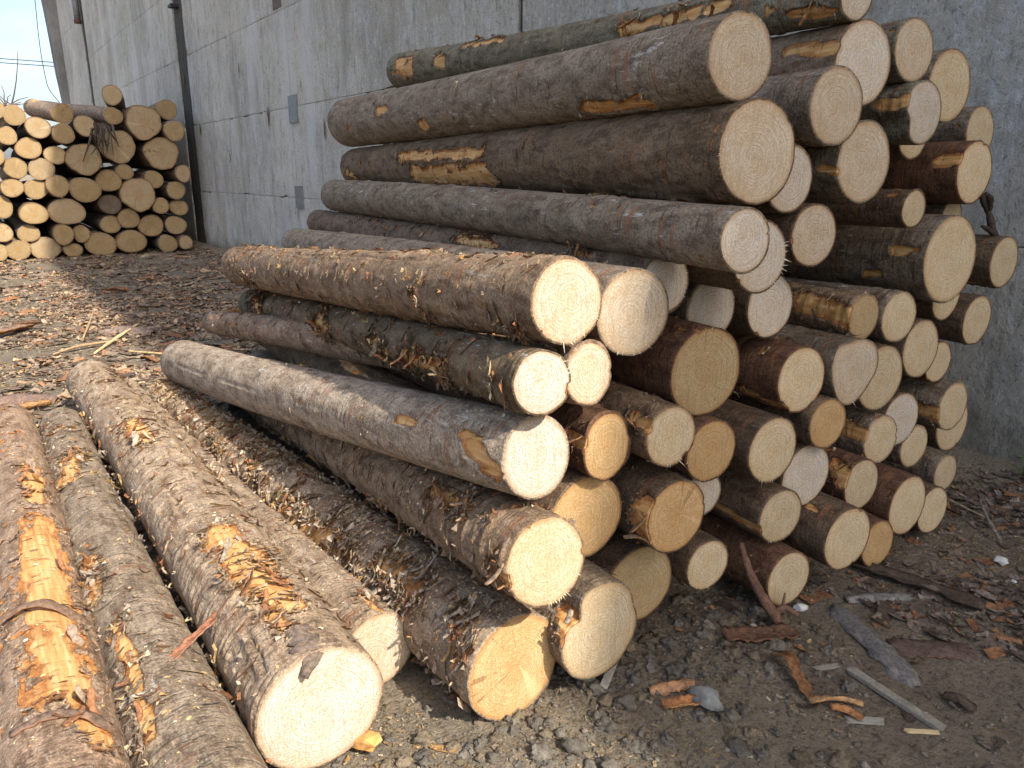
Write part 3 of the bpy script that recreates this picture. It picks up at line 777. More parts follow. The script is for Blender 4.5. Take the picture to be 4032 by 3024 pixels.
LOGS={
 'F6':((1.181,1.5,0.573),0.129,(1.47,5.45,0.13),0.115,[(0.516,133,0.28,130,0.022),(0.023,-177,-0.007,-170,0.028)]),
 'F7':((1.222,1.6,0.838),0.119,(1.156,5.567,0.331),0.155,[(0.149,162,0.057,186,0.035),(0.585,154,0.479,152,0.014),(0.21,150,0.115,150,0.013)]),
 'F8':((1.199,1.55,1.068),0.09,(1.653,5.508,0.701),0.106,[(1.96,156,1.781,180,0.032),(0.791,-170,0.434,-173,0.029),(1.127,174,0.988,196,0.024),(3.463,156,3.26,175,0.038)]),
 'P':((1.404,1.6,1.049),0.092,(1.387,5.575,0.592),0.082,[]),
 'F9':((1.28,1.55,1.275),0.116,(1.593,5.528,0.979),0.133,[(3.121,-159,3.288,-113,0.037),(0.69,-173,0.681,-150,0.015),(0.11,-150,0.127,-106,0.011)]),
 'F10':((1.57,1.6,1.21),0.129,(2.021,5.574,1.108),0.105,[]),
 'F11':((1.804,1.7,1.268),0.097,(2.249,5.677,1.245),0.094,[(1.334,138,0.956,148,0.02),(0.417,138,0.276,138,0.011)]),
 'F12':((1.731,1.35,1.425),0.089,(2.243,5.317,1.45),0.109,[]),
 'F12b':((2.001,1.5,1.352),0.113,(2.001,5.5,1.352),0.1017,[]),
 'F13':((2.014,1.55,1.663),0.154,(2.509,5.518,1.643),0.134,[(2.683,160,1.565,163,0.029),(2.444,-156,1.518,-151,0.053),(3.76,-165,3.731,-153,0.046),(0.56,-120,0.209,-111,0.01)]),
 'F13b':((2.254,1.6,1.581),0.109,(2.254,5.6,1.581),0.0981,[]),
 'F14':((1.962,1.6,1.933),0.126,(2.493,5.565,1.962),0.171,[(0.681,-129,0.34,-123,0.028),(2.92,172,2.755,171,0.017),(2.299,-144,2.23,-144,0.02)]),
 'F15':((2.524,1.6,2.166),0.081,(2.945,5.573,2.344),0.13,[(3.793,168,3.565,183,0.036),(3.128,174,3.023,171,0.024),(2.795,133,2.309,138,0.014),(1.154,177,0.906,170,0.024),(0.85,166,0.686,163,0.028),(0.609,165,0.537,162,0.023),(0.195,-143,0.035,-139,0.02)]),
 'R1':((2.601,1.6,1.961),0.139,(2.601,5.6,1.961),0.1251,[(0.217,155,0.034,159,0.027)]),
 'R2':((2.914,1.6,2.029),0.11,(2.914,5.6,2.029),0.099,[(0.016,147,0.006,149,0.008)]),
 'R3':((3.303,1.65,1.936),0.138,(3.303,5.65,1.936),0.1242,[]),
 'R4':((2.396,1.55,1.812),0.122,(2.396,5.55,1.812),0.1098,[(0.074,-124,0.051,-107,0.011)]),
 'R5':((2.94,1.55,1.815),0.113,(2.94,5.55,1.815),0.1017,[(0.099,165,0.007,160,0.02)]),
 'R6':((3.724,1.7,1.776),0.108,(3.724,5.7,1.776),0.0972,[]),
 'R7':((2.592,1.55,1.638),0.138,(2.592,5.55,1.638),0.1242,[(0.044,-170,0.006,-168,0.013)]),
 'R8':((3.17,1.7,1.748),0.097,(3.17,5.7,1.748),0.0873,[]),
 'R9':((3.51,1.6,1.605),0.129,(3.51,5.6,1.605),0.1161,[(0.073,157,0.009,156,0.029)]),
 'R10':((2.419,1.6,1.393),0.109,(2.419,5.6,1.393),0.0981,[]),
 'R11':((3.059,1.6,1.466),0.074,(3.059,5.6,1.466),0.0666,[]),
 'R11b':((3.58,1.7,1.413),0.08,(3.58,5.7,1.413),0.072,[]),
 'R12':((3.309,1.55,1.259),0.177,(3.309,5.55,1.259),0.1593,[(0.131,168,0.034,165,0.021),(0.266,-156,0.203,-157,0.012)]),
 'R13':((3.928,1.6,1.205),0.119,(3.928,5.6,1.205),0.1071,[(0.1,-117,0.031,-98,0.015)]),
 'R14':((2.089,1.75,1.147),0.108,(2.089,5.75,1.147),0.0972,[]),
 'R15':((1.906,1.6,0.981),0.148,(1.906,5.6,0.981),0.1332,[(0.067,113,-0.067,97,0.009)]),
 'R16':((2.35,1.7,1.138),0.118,(2.35,5.7,1.138),0.1062,[]),
 'R17':((2.799,1.6,1.069),0.088,(2.799,5.6,1.069),0.0792,[(0.224,160,0.016,177,0.038)]),
 'R18':((3.06,1.6,1.039),0.106,(3.06,5.6,1.039),0.0954,[]),
 'R19':((3.534,1.65,1.075),0.109,(3.534,5.65,1.075),0.0981,[]),
 'R20':((3.748,1.6,0.951),0.117,(3.748,5.6,0.951),0.1053,[]),
 'R21':((2.433,1.6,0.874),0.123,(2.433,5.6,0.874),0.1107,[(0.162,-148,0.016,-128,0.026)]),
 'R22':((2.686,1.55,0.882),0.131,(2.686,5.55,0.882),0.1179,[]),
 'R23':((2.979,1.6,0.796),0.139,(2.979,5.6,0.796),0.1251,[]),
 'R24':((3.272,1.6,0.881),0.127,(3.272,5.6,0.881),0.1143,[]),
 'R25':((3.552,1.65,0.773),0.097,(3.552,5.65,0.773),0.0873,[]),
 'R26':((3.646,1.6,0.557),0.116,(3.646,5.6,0.557),0.1044,[(0.095,-171,-0,-166,0.038)]),
 'R27':((3.899,1.7,0.394),0.136,(3.899,5.7,0.394),0.1224,[]),
 'R28':((3.284,1.65,0.549),0.123,(3.284,5.65,0.549),0.1107,[]),
 'R29':((3.043,1.6,0.519),0.105,(3.043,5.6,0.519),0.0945,[(0.098,157,-0.011,168,0.039)]),
 'R30':((3.44,1.65,0.39),0.102,(3.44,5.65,0.39),0.0918,[]),
 'R31':((2.553,1.55,0.696),0.098,(2.553,5.55,0.696),0.0882,[]),
 'R32':((2.231,1.55,0.66),0.123,(2.231,5.55,0.66),0.1107,[]),
 'R33':((1.901,1.55,0.725),0.108,(1.901,5.55,0.725),0.0972,[]),
 'R34':((1.706,1.55,0.816),0.099,(1.706,5.55,0.816),0.0891,[(0.08,148,0.011,160,0.021)]),
 'R35':((1.484,1.6,0.813),0.097,(1.484,5.6,0.813),0.0873,[(0.073,167,-0.005,167,0.019)]),
 'R36':((2.525,1.6,0.476),0.129,(2.525,5.6,0.476),0.1161,[]),
 'R37':((2.846,1.55,0.38),0.108,(2.846,5.55,0.38),0.0972,[(0.091,131,0.008,161,0.032)]),
 'R38':((3.678,1.6,0.219),0.092,(3.678,5.6,0.219),0.0828,[]),
 'R39':((3.146,1.5,0.227),0.134,(3.146,5.5,0.227),0.1206,[]),
 'R40':((3.384,1.5,0.142),0.111,(3.384,5.5,0.142),0.0999,[]),
 'R41':((2.314,1.55,0.383),0.105,(2.314,5.55,0.383),0.0945,[(0.228,-169,0.015,-161,0.017)]),
 'R42':((1.993,1.65,0.515),0.084,(1.993,5.65,0.515),0.0756,[]),
 'R43':((1.747,1.55,0.535),0.126,(1.747,5.55,0.535),0.1134,[(0.033,166,-0.008,200,0.044)]),
 'R44':((2.613,1.45,0.245),0.129,(2.613,5.45,0.245),0.1161,[(0.121,128,0.11,129,0.009)]),
 'R45':((2.942,1.5,0.106),0.105,(2.942,5.5,0.106),0.0945,[]),
 'R46':((2.331,1.5,0.144),0.11,(2.331,5.5,0.144),0.099,[]),
 'R47':((1.984,1.6,0.265),0.098,(1.984,5.6,0.265),0.0882,[]),
 'R48':((1.754,1.7,0.22),0.144,(1.754,5.7,0.22),0.1296,[]),
 'R49':((1.435,1.55,0.234),0.153,(1.435,5.55,0.234),0.1377,[(0.03,146,-0.04,164,0.041)]),
 'R50':((1.454,1.65,0.572),0.139,(1.454,5.65,0.572),0.1251,[]),
 'F1':((-0,1.7,0.15),0.15,(0.08,5.35,0.14),0.135,[(1.628,76,0.425,77,0.08),(0.425,77,0.168,56,0.041),(2.359,68,1.904,67,0.041)]),
 'F2':((0.29,1.58,0.142),0.142,(0.345,5.2,0.12),0.118,[(2.59,96,2.309,115,0.056),(1.37,128,1.073,132,0.032),(0.848,118,0.252,128,0.019)]),
 'F3':((0.613,1.757,0.195),0.182,(0.615,6,0.18),0.155,[(0.86,97,0.36,86,0.06),(0.55,98,0.27,86,0.056),(2.447,104,2.085,102,0.041),(1.834,32,1.443,32,0.017),(0.22,104,0.183,102,0.022)]),
 'F4':((0.895,2,0.128),0.128,(0.83,6,0.085),0.085,[(0.124,78,0.026,82,0.015)]),
 'F5':((1.165,1.626,0.172),0.17,(1,5.55,0.118),0.112,[(1.393,161,0.844,152,0.057),(0.903,164,0.726,164,0.031),(0.575,129,0.368,134,0.043),(2.438,156,2.284,162,0.048),(0.138,122,0.042,144,0.023)]),
}
FAR=[(2.91,17.6,3.09,0.194,1),
(3.9,17.6,2.86,0.203,1.04),
(3.4,17.6,2.59,0.345,1),
(3.96,17.6,2.44,0.206,1),
(2.86,17.6,2.69,0.17,1.06),
(2.34,17.6,2.49,0.209,0.93),
(1.99,17.6,2.7,0.19,1.04),
(1.21,17.6,2.64,0.184,1.04),
(0.95,17.6,2.73,0.16,0.73),
(1.04,17.6,2.27,0.175,0.92),
(1.55,17.6,2.43,0.203,1.11),
(1.95,17.6,2.33,0.187,1.08),
(1.35,17.6,2.06,0.204,1.11),
(1.78,17.6,1.94,0.178,1.09),
(2.24,17.6,1.87,0.308,1.05),
(2.88,17.6,2.12,0.32,1.07),
(3.69,17.6,2,0.331,1.05),
(2.95,17.6,1.63,0.16,1.07),
(2.64,17.6,1.46,0.227,1.07),
(3.48,17.6,1.48,0.181,1),
(4.05,17.6,1.6,0.178,0.88),
(3.9,17.6,1.26,0.188,1.05),
(3.14,17.6,1.19,0.342,1),
(0.78,17.6,1.9,0.179,0.96),
(1.09,17.6,1.7,0.205,1),
(1.51,17.6,1.68,0.209,1.11),
(0.98,17.6,1.34,0.176,1.13),
(1.37,17.6,1.31,0.195,1.06),
(1.73,17.6,1.37,0.208,1),
(2.19,17.6,1.29,0.241,1.21),
(2.61,17.6,1,0.195,1.14),
(3.55,17.6,0.95,0.171,0.95),
(3.93,17.6,0.9,0.165,1.18),
(0.76,17.6,1,0.215,0.82),
(1.26,17.6,0.86,0.213,1.17),
(1.83,17.6,0.88,0.266,1.36),
(2.93,17.6,0.71,0.205,1.04),
(2.59,17.6,0.6,0.187,1.05),
(3.34,17.6,0.55,0.235,1.09),
(3.82,17.6,0.54,0.192,1.14),
(0.71,17.6,0.52,0.18,0.96),
(1.13,17.6,0.49,0.167,1.16),
(1.7,17.6,0.45,0.208,0.95),
(2.03,17.6,0.44,0.173,0.9),
(0.92,17.6,0.19,0.191,1.25),
(1.37,17.6,0.19,0.224,1.23),
(1.83,17.6,0.14,0.149,1.31),
(2.36,17.6,0.21,0.243,1.21),
(2.92,17.6,0.25,0.239,1.2),
(3.61,17.6,0.17,0.188,1.03),
(3.94,17.6,0.19,0.151,1),
(0.59,17.6,0.16,0.173,0.82)]
NEAR = 'logs of the near stack'
SPEC = {  # bark, end, resolution class, label, options
 'F1': ('pinkish', 'cream', 3, 'pinkish log on the ground with a long stripped orange band on top, outermost loose one', dict(flecks=0.12, relief=1.2)),
 'F2': ('grey', 'cream', 3, 'grey torn log on the ground between the orange-banded log and the thickest one', dict(flecks=0.14, relief=1.0)),
 'F3': ('dusty', 'chalk', 3, 'thickest loose log with a pale sawn end and torn orange bark patch on top', dict(flecks=0.10, relief=1.4, rays=0.0, grooves=((0.05, 128, 3.6, 112, 0.016, 0.007), (0.25, 150, 1.3, 140, 0.008, 0.005)))),
 'F4': ('dusty', 'cream', 3, 'dusty log half hidden beside the thickest loose log, its pale end set further back', dict(flecks=0.12)),
 'F5': ('dusty', 'amber', 3, 'log covered in torn bark and sawdust with an amber star-cracked end', dict(flecks=0.22, relief=2.0, rays=1.0, lump=0.045)),
 'F6': ('brown', 'yellow', 2, 'brown log with torn bark rungs and a big yellow end, lying under the silver log', dict(flecks=0.10, relief=1.3)),
 'F7': ('silver', 'chalk', 2, 'smooth silver-grey log with a dark knot scar and a chalky pinkish end', dict(flecks=0.03, relief=0.7, grooves=((0.05, 150, 1.6, 128, 0.006, 0.006), (1.2, 170, 3.6, 165, 0.005, 0.006)))),
 'F8': ('moss', 'chalk', 2, 'mossy brown log with orange torn bark just above the silver log', dict(flecks=0.12, relief=1.5)),
 'P': ('pinkish', 'cream', 1, 'thin reddish log wedged behind the mossy log, its cream end part shaded', dict(flecks=0.08, relief=1.3)),
 'F9': ('brown', 'cream', 2, 'thick sunlit brown log with a bright cream end on top of the mossy log', dict(flecks=0.10, relief=1.7, grooves=((0.3, 128, 3.6, 120, 0.010, 0.006),))),
 'F10': ('grey', 'cream', 2, 'dusty log with wide visible growth rings, touching the thick sunlit brown log', dict(flecks=0.04)),
 'F11': ('dark', 'chalk', 2, 'dark log with a torn orange patch and a small chalky end, behind the wide-ringed log', dict(flecks=0.10, relief=1.2)),
 'F12': ('slate', 'chalk', 2, 'slim slate-grey log jutting out under the thickest scaly log', dict(flecks=0.03, relief=0.8)),
 'F12b': ('dark', 'chalk', 1, 'white-ended log overlapped by the jutting slim slate-grey log', dict()),
 'F13': ('umber', 'cream', 2, 'thickest log of the stack with dark scaly bark and two stripped yellow bands', dict(flecks=0.05, relief=2.4)),
 'F13b': ('dark', 'chalk', 1, 'pale-ended log tucked behind the end of the thickest scaly log', dict()),
 'F14': ('slate', 'cream', 2, 'thick smooth grey-brown log with white resin dashes atop the scaly log', dict(flecks=0.03, relief=0.8)),
 'F15': ('greenish', 'chalk', 2, 'greenish grey log with flaking yellow strips at the very top of the stack', dict(flecks=0.12, relief=0.8)),
 'R1': ('brown', 'chalk', 1, 'upper log with a chalky end and a long yellow scraped strip on its bark', dict(relief=0.6)),
 'R2': ('greenish', 'cream', 1, 'topmost grey-barked log with a tall oval cream end below the topmost log', dict()),
 'R3': ('slate', 'yellow', 1, 'grey log with a tan oval end leaning nearest the wall at the top', dict()),
 'R4': ('slate', 'cream', 1, 'cream-ended log with reddish slits in its bark and a dark spot on the end', dict()),
 'R5': ('greenish', 'chalk', 1, 'thin greenish log with a chipped chalky end and split bark', dict(prof=lambda p: 1 - 0.28 * np.exp(-((((p - R(200) + np.pi) % (2 * np.pi)) - np.pi) / 0.45) ** 2))),
 'R7': ('greenish', 'cream', 1, 'upper log with a big clean cream end under the reddish-slit log', dict()),
 'R9': ('red', 'yellow', 1, 'reddish dark log with a greenish yellow end close to the wall', dict()),
 'R10': ('dark', 'cream', 1, 'log with a crisply ringed cream end under the thickest scaly log', dict()),
 'R12': ('slate', 'yellow', 2, 'very thick grey log with a large yellow ringed end near the wall', dict(relief=0.6)),
 'R13': ('moss', 'yellow', 1, 'short-looking log touching the wall with a split in its yellow end', dict()),
 'R15': ('red', 'ochre', 1, 'thick reddish log with a broad ochre end and one pale diagonal ray', dict(rays=0.7)),
 'R17': ('brown', 'ochre', 1, 'knotty log with much of its bark stripped behind the reddish thick logs', dict(lump=0.07)),
 'R22': ('slate', 'cream', 1, 'scaly grey log with a rough lumpy cream end', dict(lump=0.06, prof=lambda p: 1 + 0.08 * np.sin(3 * p + 0.6) - 0.10 * np.exp(-((((p - R(110) + np.pi) % (2 * np.pi)) - np.pi) / 0.25) ** 2))),
 'R29': ('grey', 'yellow', 1, 'partly stripped yellow log wedged in the middle of the stack', dict(flecks=0.2)),
 'R34': ('brown', 'yellow', 1, 'brown log with a square stripped patch beside its speckled yellow end', dict()),
 'R35': ('red', 'amber', 1, 'rust-red log with an amber oval end just right above the orange-ended log', dict(relief=1.6, prof=lambda p: 1 - 0.10 * np.cos(2 * p))),
 'R39': ('red', 'yellow', 1, 'thick red-barked log with a yellow end resting on the earth near the wall', dict(relief=0.6)),
 'R41': ('dark', 'yellow', 1, 'dark log with a straight bare stripe along its flank', dict()),
 'R43': ('dark', 'amber', 1, 'thick log with orange stripped collar and a pale ray across its amber end', dict(rays=0.8)),
 'R46': ('red', 'yellow', 1, 'red-brown log lying on the earth behind the forked branch', dict()),
 'R48': ('dark', 'ochre', 1, 'shaded log with a broad dull ochre end resting on the clay', dict()),
 'R49': ('grey', 'yellow', 1, 'log on the ground with a kidney-shaped notched yellow end', dict(lump=0.05, prof=lambda p: 1 - 0.30 * np.exp(-((((p - R(138) + np.pi) % (2 * np.pi)) - np.pi) / 0.26) ** 2) + 0.08 * np.cos(p - R(75)) ** 2 - 0.08 * np.exp(-((((p - R(20) + np.pi) % (2 * np.pi)) - np.pi) / 0.3) ** 2))),
 'R50': ('brown', 'amber', 1, 'log with a large orange ringed end between the silver log and the yellow-ended one', dict()),
}
GEN = {
 'R6': 'yellow-ended log with dark bark behind the reddish log near the wall',
 'R8': 'log showing only a sliver of pale end under the chipped greenish one',
 'R11': 'slim log with a squarish yellow end lying on the very thick grey log',
 'R11b': 'log mostly hidden behind the very thick grey log, only its pale top edge showing',
 'R14': 'log with a finely ringed pinkish white end above the broad ochre end',
 'R16': 'log with a finely ringed chalky end under the white-ended overlapped log',
 'R18': 'ochre-ended log pressed under the very thick grey log beside the knotty one',
 'R19': 'log whose end peeps out directly beneath the large yellow ringed end',
 'R20': 'dark log with a narrow yellow end lying against the wall below the split-ended one',
 'R21': 'cracked red-grey log with a smooth tan end right of the broad ochre end',
 'R23': 'log with a clean yellow oval end half covered by the rough lumpy end',
 'R24': 'log with a pale-edged yellow end below the ochre ends near the wall',
 'R25': 'thin log with a dull tan end overlapped by the pale-edged yellow one at the wall',
 'R26': 'grey log with a torn half-split yellow end touching the wall',
 'R27': 'log directly under the torn half-split one, only its lower pale edge visible',
 'R28': 'log behind the partly stripped yellow log, with a blue-grey topped pale end',
 'R30': 'slim dark log with a small chalky yellow end below the half-split ones',
 'R31': 'slim dark red log with a bright amber end under the smooth tan end',
 'R32': 'thick dark red log with a crisp yellow ringed end amid the lower stack',
 'R33': 'log with a fringed amber end between the speckled yellow and the crisp ringed ends',
 'R36': 'pale whitish log end set back between the crisp ringed end and the stripe-flanked log',
 'R37': 'log with curling torn bark and a mottled yellow end above the red-barked log',
 'R38': 'log with small-scaled purplish bark at the foot of the wall',
 'R40': 'outermost yellow-ended log on the earth by the red-barked log and the wall',
 'R42': 'whitish log end mostly hidden behind the orange-collared thick log',
 'R44': 'dark rough log with a reddish-edged cream end on the earth, beside a smaller amber one',
 'R45': 'small log with a smooth amber end on the earth beside the reddish-edged one',
 'R47': 'slim log with a bristly fringed yellow end just above the clay clods',
}
CHALK = {'R14', 'R16', 'R36', 'R42', 'R28'}
def generic(n, q, r):
    end = 'chalk' if n in CHALK else ('amber' if n in ('R31', 'R45', 'R33') else 'yellow')
    return ['dark', 'red', 'slate', 'dark'][int(n[1:].strip('b')) % 4], end, 1, GEN[n], {}

RES = {3: (144, 470, 1.3), 2: (112, 330, 1.6), 1: (64, 84, 3.0)}
DATA = {}
for idx, (n, (q, r0, w, r1, pats)) in enumerate(LOGS.items()):
    bark, end, cls, label, opt = SPEC[n] if n in SPEC else generic(n, q, r0)
    na, ns, k = RES[cls]
    if w[1] - q[1] > 3.98 and w[0] == q[0]:      # hidden far end: not quite parallel, lengths differ a little
        rg = np.random.default_rng(idx + 400)
        ln = rg.uniform(3.85, 4.1)
        drift = float(np.interp(q[0], [1.3, 1.8, 2.3, 3.2, 4.0], [0.22, 0.42, 0.50, 0.40, 0.20]))      # the whole stack lies slightly askew to the wall
        w = (min(q[0] + drift + rg.uniform(-0.03, 0.03), 4.36 - r0), q[1] + ln, max(r1, q[2] + rg.uniform(-0.05, 0.0)))
    opt = dict(opt)
    opt.setdefault('flecks', 0.05)
    grp = 'loose logs on the ground in front' if n in ('F1', 'F2', 'F3', 'F4', 'F5') else NEAR
    DATA[n] = make_log('log', q, r0, w, r1, pats, bark, end, na, ns, k, idx * 13 + 5, label, grp, **opt)

for n, cnt, smax, size in (('F1', 260, 3.6, 1.0), ('F2', 650, 3.5, 1.1), ('F3', 900, 4.0, 1.15), ('F4', 240, 4.0, 0.9), ('F5', 2600, 3.9, 1.5), ('F6', 700, 3.0, 1.1), ('F7', 60, 2.0, 0.7), ('F8', 800, 3.8, 1.15),
                           ('P', 140, 4.0, 1.1), ('F9', 560, 3.9, 0.9), ('F10', 60, 3.0, 0.8), ('F11', 200, 3.0, 1.0), ('F12', 50, 3.0, 0.8), ('F13', 160, 3.8, 0.8), ('F14', 60, 3.0, 0.8), ('F15', 160, 3.8, 0.8)):
    add_flakes(DATA[n], cnt, smax, size)
for n in ('R35', 'R34', 'R43', 'R49', 'R17', 'R21', 'R22', 'R29', 'R46', 'R26', 'R37', 'R50', 'R15'):
    add_flakes(DATA[n], 50, 0.5, 0.8)
for n, cnt in (('F5', 9000), ('F3', 600), ('F4', 400), ('F1', 300), ('F2', 220), ('F6', 450), ('F7', 150), ('P', 200)):
    add_sawdust(DATA[n], cnt)
for n, lo, hi, c in (('F5', 130, 200, 16), ('F6', 270, 330, 34), ('F10', 240, 330, 34), ('F11', -40, 60, 26), ('F12b', -60, 30, 34), ('F13', 170, 215, 34), ('R14', 30, 75, 18), ('R15', 80, 100, 6), ('R12', 270, 300, 14), ('R47', 180, 280, 40),
                     ('R33', 190, 300, 30), ('R32', 240, 290, 22), ('R34', 240, 300, 22), ('R41', 200, 300, 20), ('R28', 250, 320, 14), ('R23', 260, 300, 12), ('F7', 280, 310, 10), ('F8', 0, 60, 10), ('R29', 250, 320, 16), ('F9', 250, 350, 16), ('R22', 200, 280, 14), ('R31', 230, 300, 14)):
    add_splinters(DATA[n], lo, hi, c)

# ---- far stack (49 logs, 18 m away along the wall)
FARP = 'logs of the far stack'
def far_base(i_):
    x, y, z, r, asp = FAR[i_]
    size = 'huge lobed' if r > 0.28 else ('thick' if r > 0.205 else ('medium' if r > 0.175 else 'slim'))
    zone = 'on the earth' if z < r + 0.06 else ('in the top layers' if z > 2.2 else ('halfway up' if z > 1.15 else 'in the lower layers'))
    return '%s tan-ended log, %s, %s of far stack' % (size, 'sunlit' if x < 1.60 + 0.2 * z else 'shaded', zone)
NTH = ['nearest the wall', 'second from the wall', 'third from the wall', 'fourth from the wall', 'fifth from the wall', 'sixth from the wall', 'seventh from the wall', 'eighth from the wall']
FAR_OWN = (0, 4, 6, 13, 30)      # these get labels of their own below
def far_label(i_):
    b = far_base(i_)
    same = sorted((k for k in range(len(FAR)) if k not in FAR_OWN and far_base(k) == b), key=lambda k: -FAR[k][0])
    return b if len(same) < 2 or i_ not in same else '%s, %s' % (b, NTH[same.index(i_)])
for i_, (x, y, z, r, asp) in enumerate(FAR):
    rg = np.random.default_rng(900 + i_)
    big = r > 0.28
    sunlit = x < 1.60 + 0.2 * z
    w = (min(4.2, x + rg.uniform(-0.16, 0.16)), y + rg.uniform(3.9, 4.2), max(r, z + rg.uniform(-0.14, 0.10)))
    pats = []
    bark = ['brown', 'grey', 'dark', 'dusty'][i_ % 4]
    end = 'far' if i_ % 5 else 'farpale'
    size = 'huge lobed' if big else ('thick' if r > 0.205 else ('medium' if r > 0.175 else 'slim'))
    label = far_label(i_)
    opt = dict(lump=0.03, tilt=0.04)
    ph = rg.uniform(0, 6.28, 3)
    if big:
        opt['prof'] = lambda p, ph=ph: 1 + 0.025 * np.sin(5 * p + ph[0]) + 0.04 * np.sin(3 * p + ph[1]) + 0.012 * np.sin(11 * p + ph[2])
        opt['rays'] = 1.0
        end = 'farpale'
    else:
        opt['prof'] = lambda p, ph=ph: 1 + 0.03 * np.sin(3 * p + ph[0]) + 0.03 * np.sin(2 * p + ph[1])
        opt['rays'] = 0.9 if i_ % 2 == 0 else 0.4
    rr = r * 0.97
    if i_ == 0:
        w = (3.62, 21.5, 3.05); label = 'single log balanced on the very top of the far stack against the wall'
    elif i_ == 6:
        w = (1.80, 20.6, 2.98); label = 'grey-barked log on the far stack slanting upwards towards its far end'; bark = 'dusty'; pats = [(2.4, 90, 2.9, 90, 0.14)]
    elif i_ == 4:
        w = (2.45, 21.6, 3.0); label = 'log under the topmost one of the far stack, its grey bark showing on one flank'; bark = 'dusty'
    elif i_ == 30:
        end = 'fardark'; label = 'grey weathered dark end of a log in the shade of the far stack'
    elif i_ == 13:
        end = 'ochre'; label = 'dull recessed log end between lit ends in the far stack'
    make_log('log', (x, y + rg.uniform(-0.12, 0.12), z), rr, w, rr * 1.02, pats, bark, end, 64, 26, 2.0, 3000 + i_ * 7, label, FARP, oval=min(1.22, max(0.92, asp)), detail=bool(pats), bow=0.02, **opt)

# ------------------------------------------------------------------ litter on the ground
def litter(name, n, region, label, cat, lens, pal, seed, clump=1.0, aniso=0.5, lift=0.012):
    rg = np.random.default_rng(seed)
    pts = []
    x0, x1, y0, y1 = region
    while len(pts) < n:
        m = n * 2
        p = np.stack([rg.uniform(x0, x1, m), y0 + (y1 - y0) * rg.random(m) ** 1.25, np.zeros(m)], -1)
        keep = rg.random(m) < np.clip(0.35 + clump * fbm(p * 1.7, 2, seed), 0.03, 1)
        pts.extend(p[keep].tolist())
    p = np.array(pts[:n])
    p[:, 2] = gz(p[:, 0], p[:, 1]) + 0.003
    a = rg.uniform(0, 2 * np.pi, n)
    dr = np.stack([np.cos(a), np.sin(a), rg.normal(0, 0.10, n)], -1)
    nr = np.stack([rg.normal(0, 0.25, n), rg.normal(0, 0.25, n), np.ones(n)], -1); nr /= np.linalg.norm(nr, axis=1)[:, None]
    ln = rg.gamma(2.0, lens / 2, n) + lens * 0.3
    ln = np.minimum(ln, lens * 4)
    V, q, c = patch_strips(p, dr, nr, ln, ln * rg.uniform(0.12, aniso, n), rg.uniform(0, 0.25, n) * lens * 0.6, rg.uniform(0, 1, n) * lens * 0.35, rg, pal[rg.integers(0, len(pal), n)] * rg.uniform(0.6, 1.2, (n, 1)))
    V[:, 2] = np.maximum(V[:, 2], gz(V[:, 0], V[:, 1]) - 0.004)
    me = npmesh(name, V, q, smooth=False)
    attr_c(me, 'tint', c, len(V))
    o = obj(name, me, M_CHIP)
    o['kind'] = 'stuff'
    tag(o, label, cat)
    return o

CH_YARD = np.array([(0.28, 0.215, 0.16), (0.20, 0.15, 0.115), (0.34, 0.26, 0.18), (0.15, 0.11, 0.085), (0.33, 0.17, 0.09), (0.42, 0.30, 0.18)])
P_BARK = np.vstack([CH_BARK, CH_BARK[:4]])
P_MIX = np.vstack([CH_BARK, CH_BARK[:4], CH_WOOD[:3] * 0.8])
litter('bark_litter', 8500, (-3.0, 4.3, 5.2, 19.0), 'bark chips and shreds strewn over the open yard before the far stack', 'bark litter', 0.075, CH_YARD, 21, 2.2, 0.5)
litter('bark_litter', 17000, (-2.2, 3.2, 4.5, 12.0), 'small bark crumbs trodden into the yard beyond the loose logs', 'bark litter', 0.032, CH_YARD, 22, 1.6, 0.5)
litter('bark_litter', 9000, (-2.0, 4.3, 9.0, 18.0), 'bark shreds thickly strewn before the foot of the far stack', 'bark litter', 0.060, CH_YARD, 27, 1.4, 0.4)
litter('wood_chips', 9000, (-2.2, 3.4, 4.5, 15.0), 'pale wood chips scattered over the sunny yard', 'wood chips', 0.018, CH_WOOD * 0.6, 23, 1.8, 0.5)
litter('bark_litter', 2600, (1.9, 4.4, 0.35, 1.75), 'dark bark scraps on the damp earth before the near stack', 'bark litter', 0.034, P_BARK * 1.0, 24, 1.8, 0.6)
litter('wood_chips', 5200, (0.2, 4.4, 0.35, 1.9), 'tiny pale chips and sawdust before the near stack', 'wood chips', 0.0075, CH_WOOD * 0.6, 25, 1.8, 0.6)
litter('bark_litter', 900, (-0.6, 1.5, 1.6, 6.0), 'bark shreds in the gaps between the loose logs', 'bark litter', 0.05, P_MIX, 26, 0.8, 0.5)

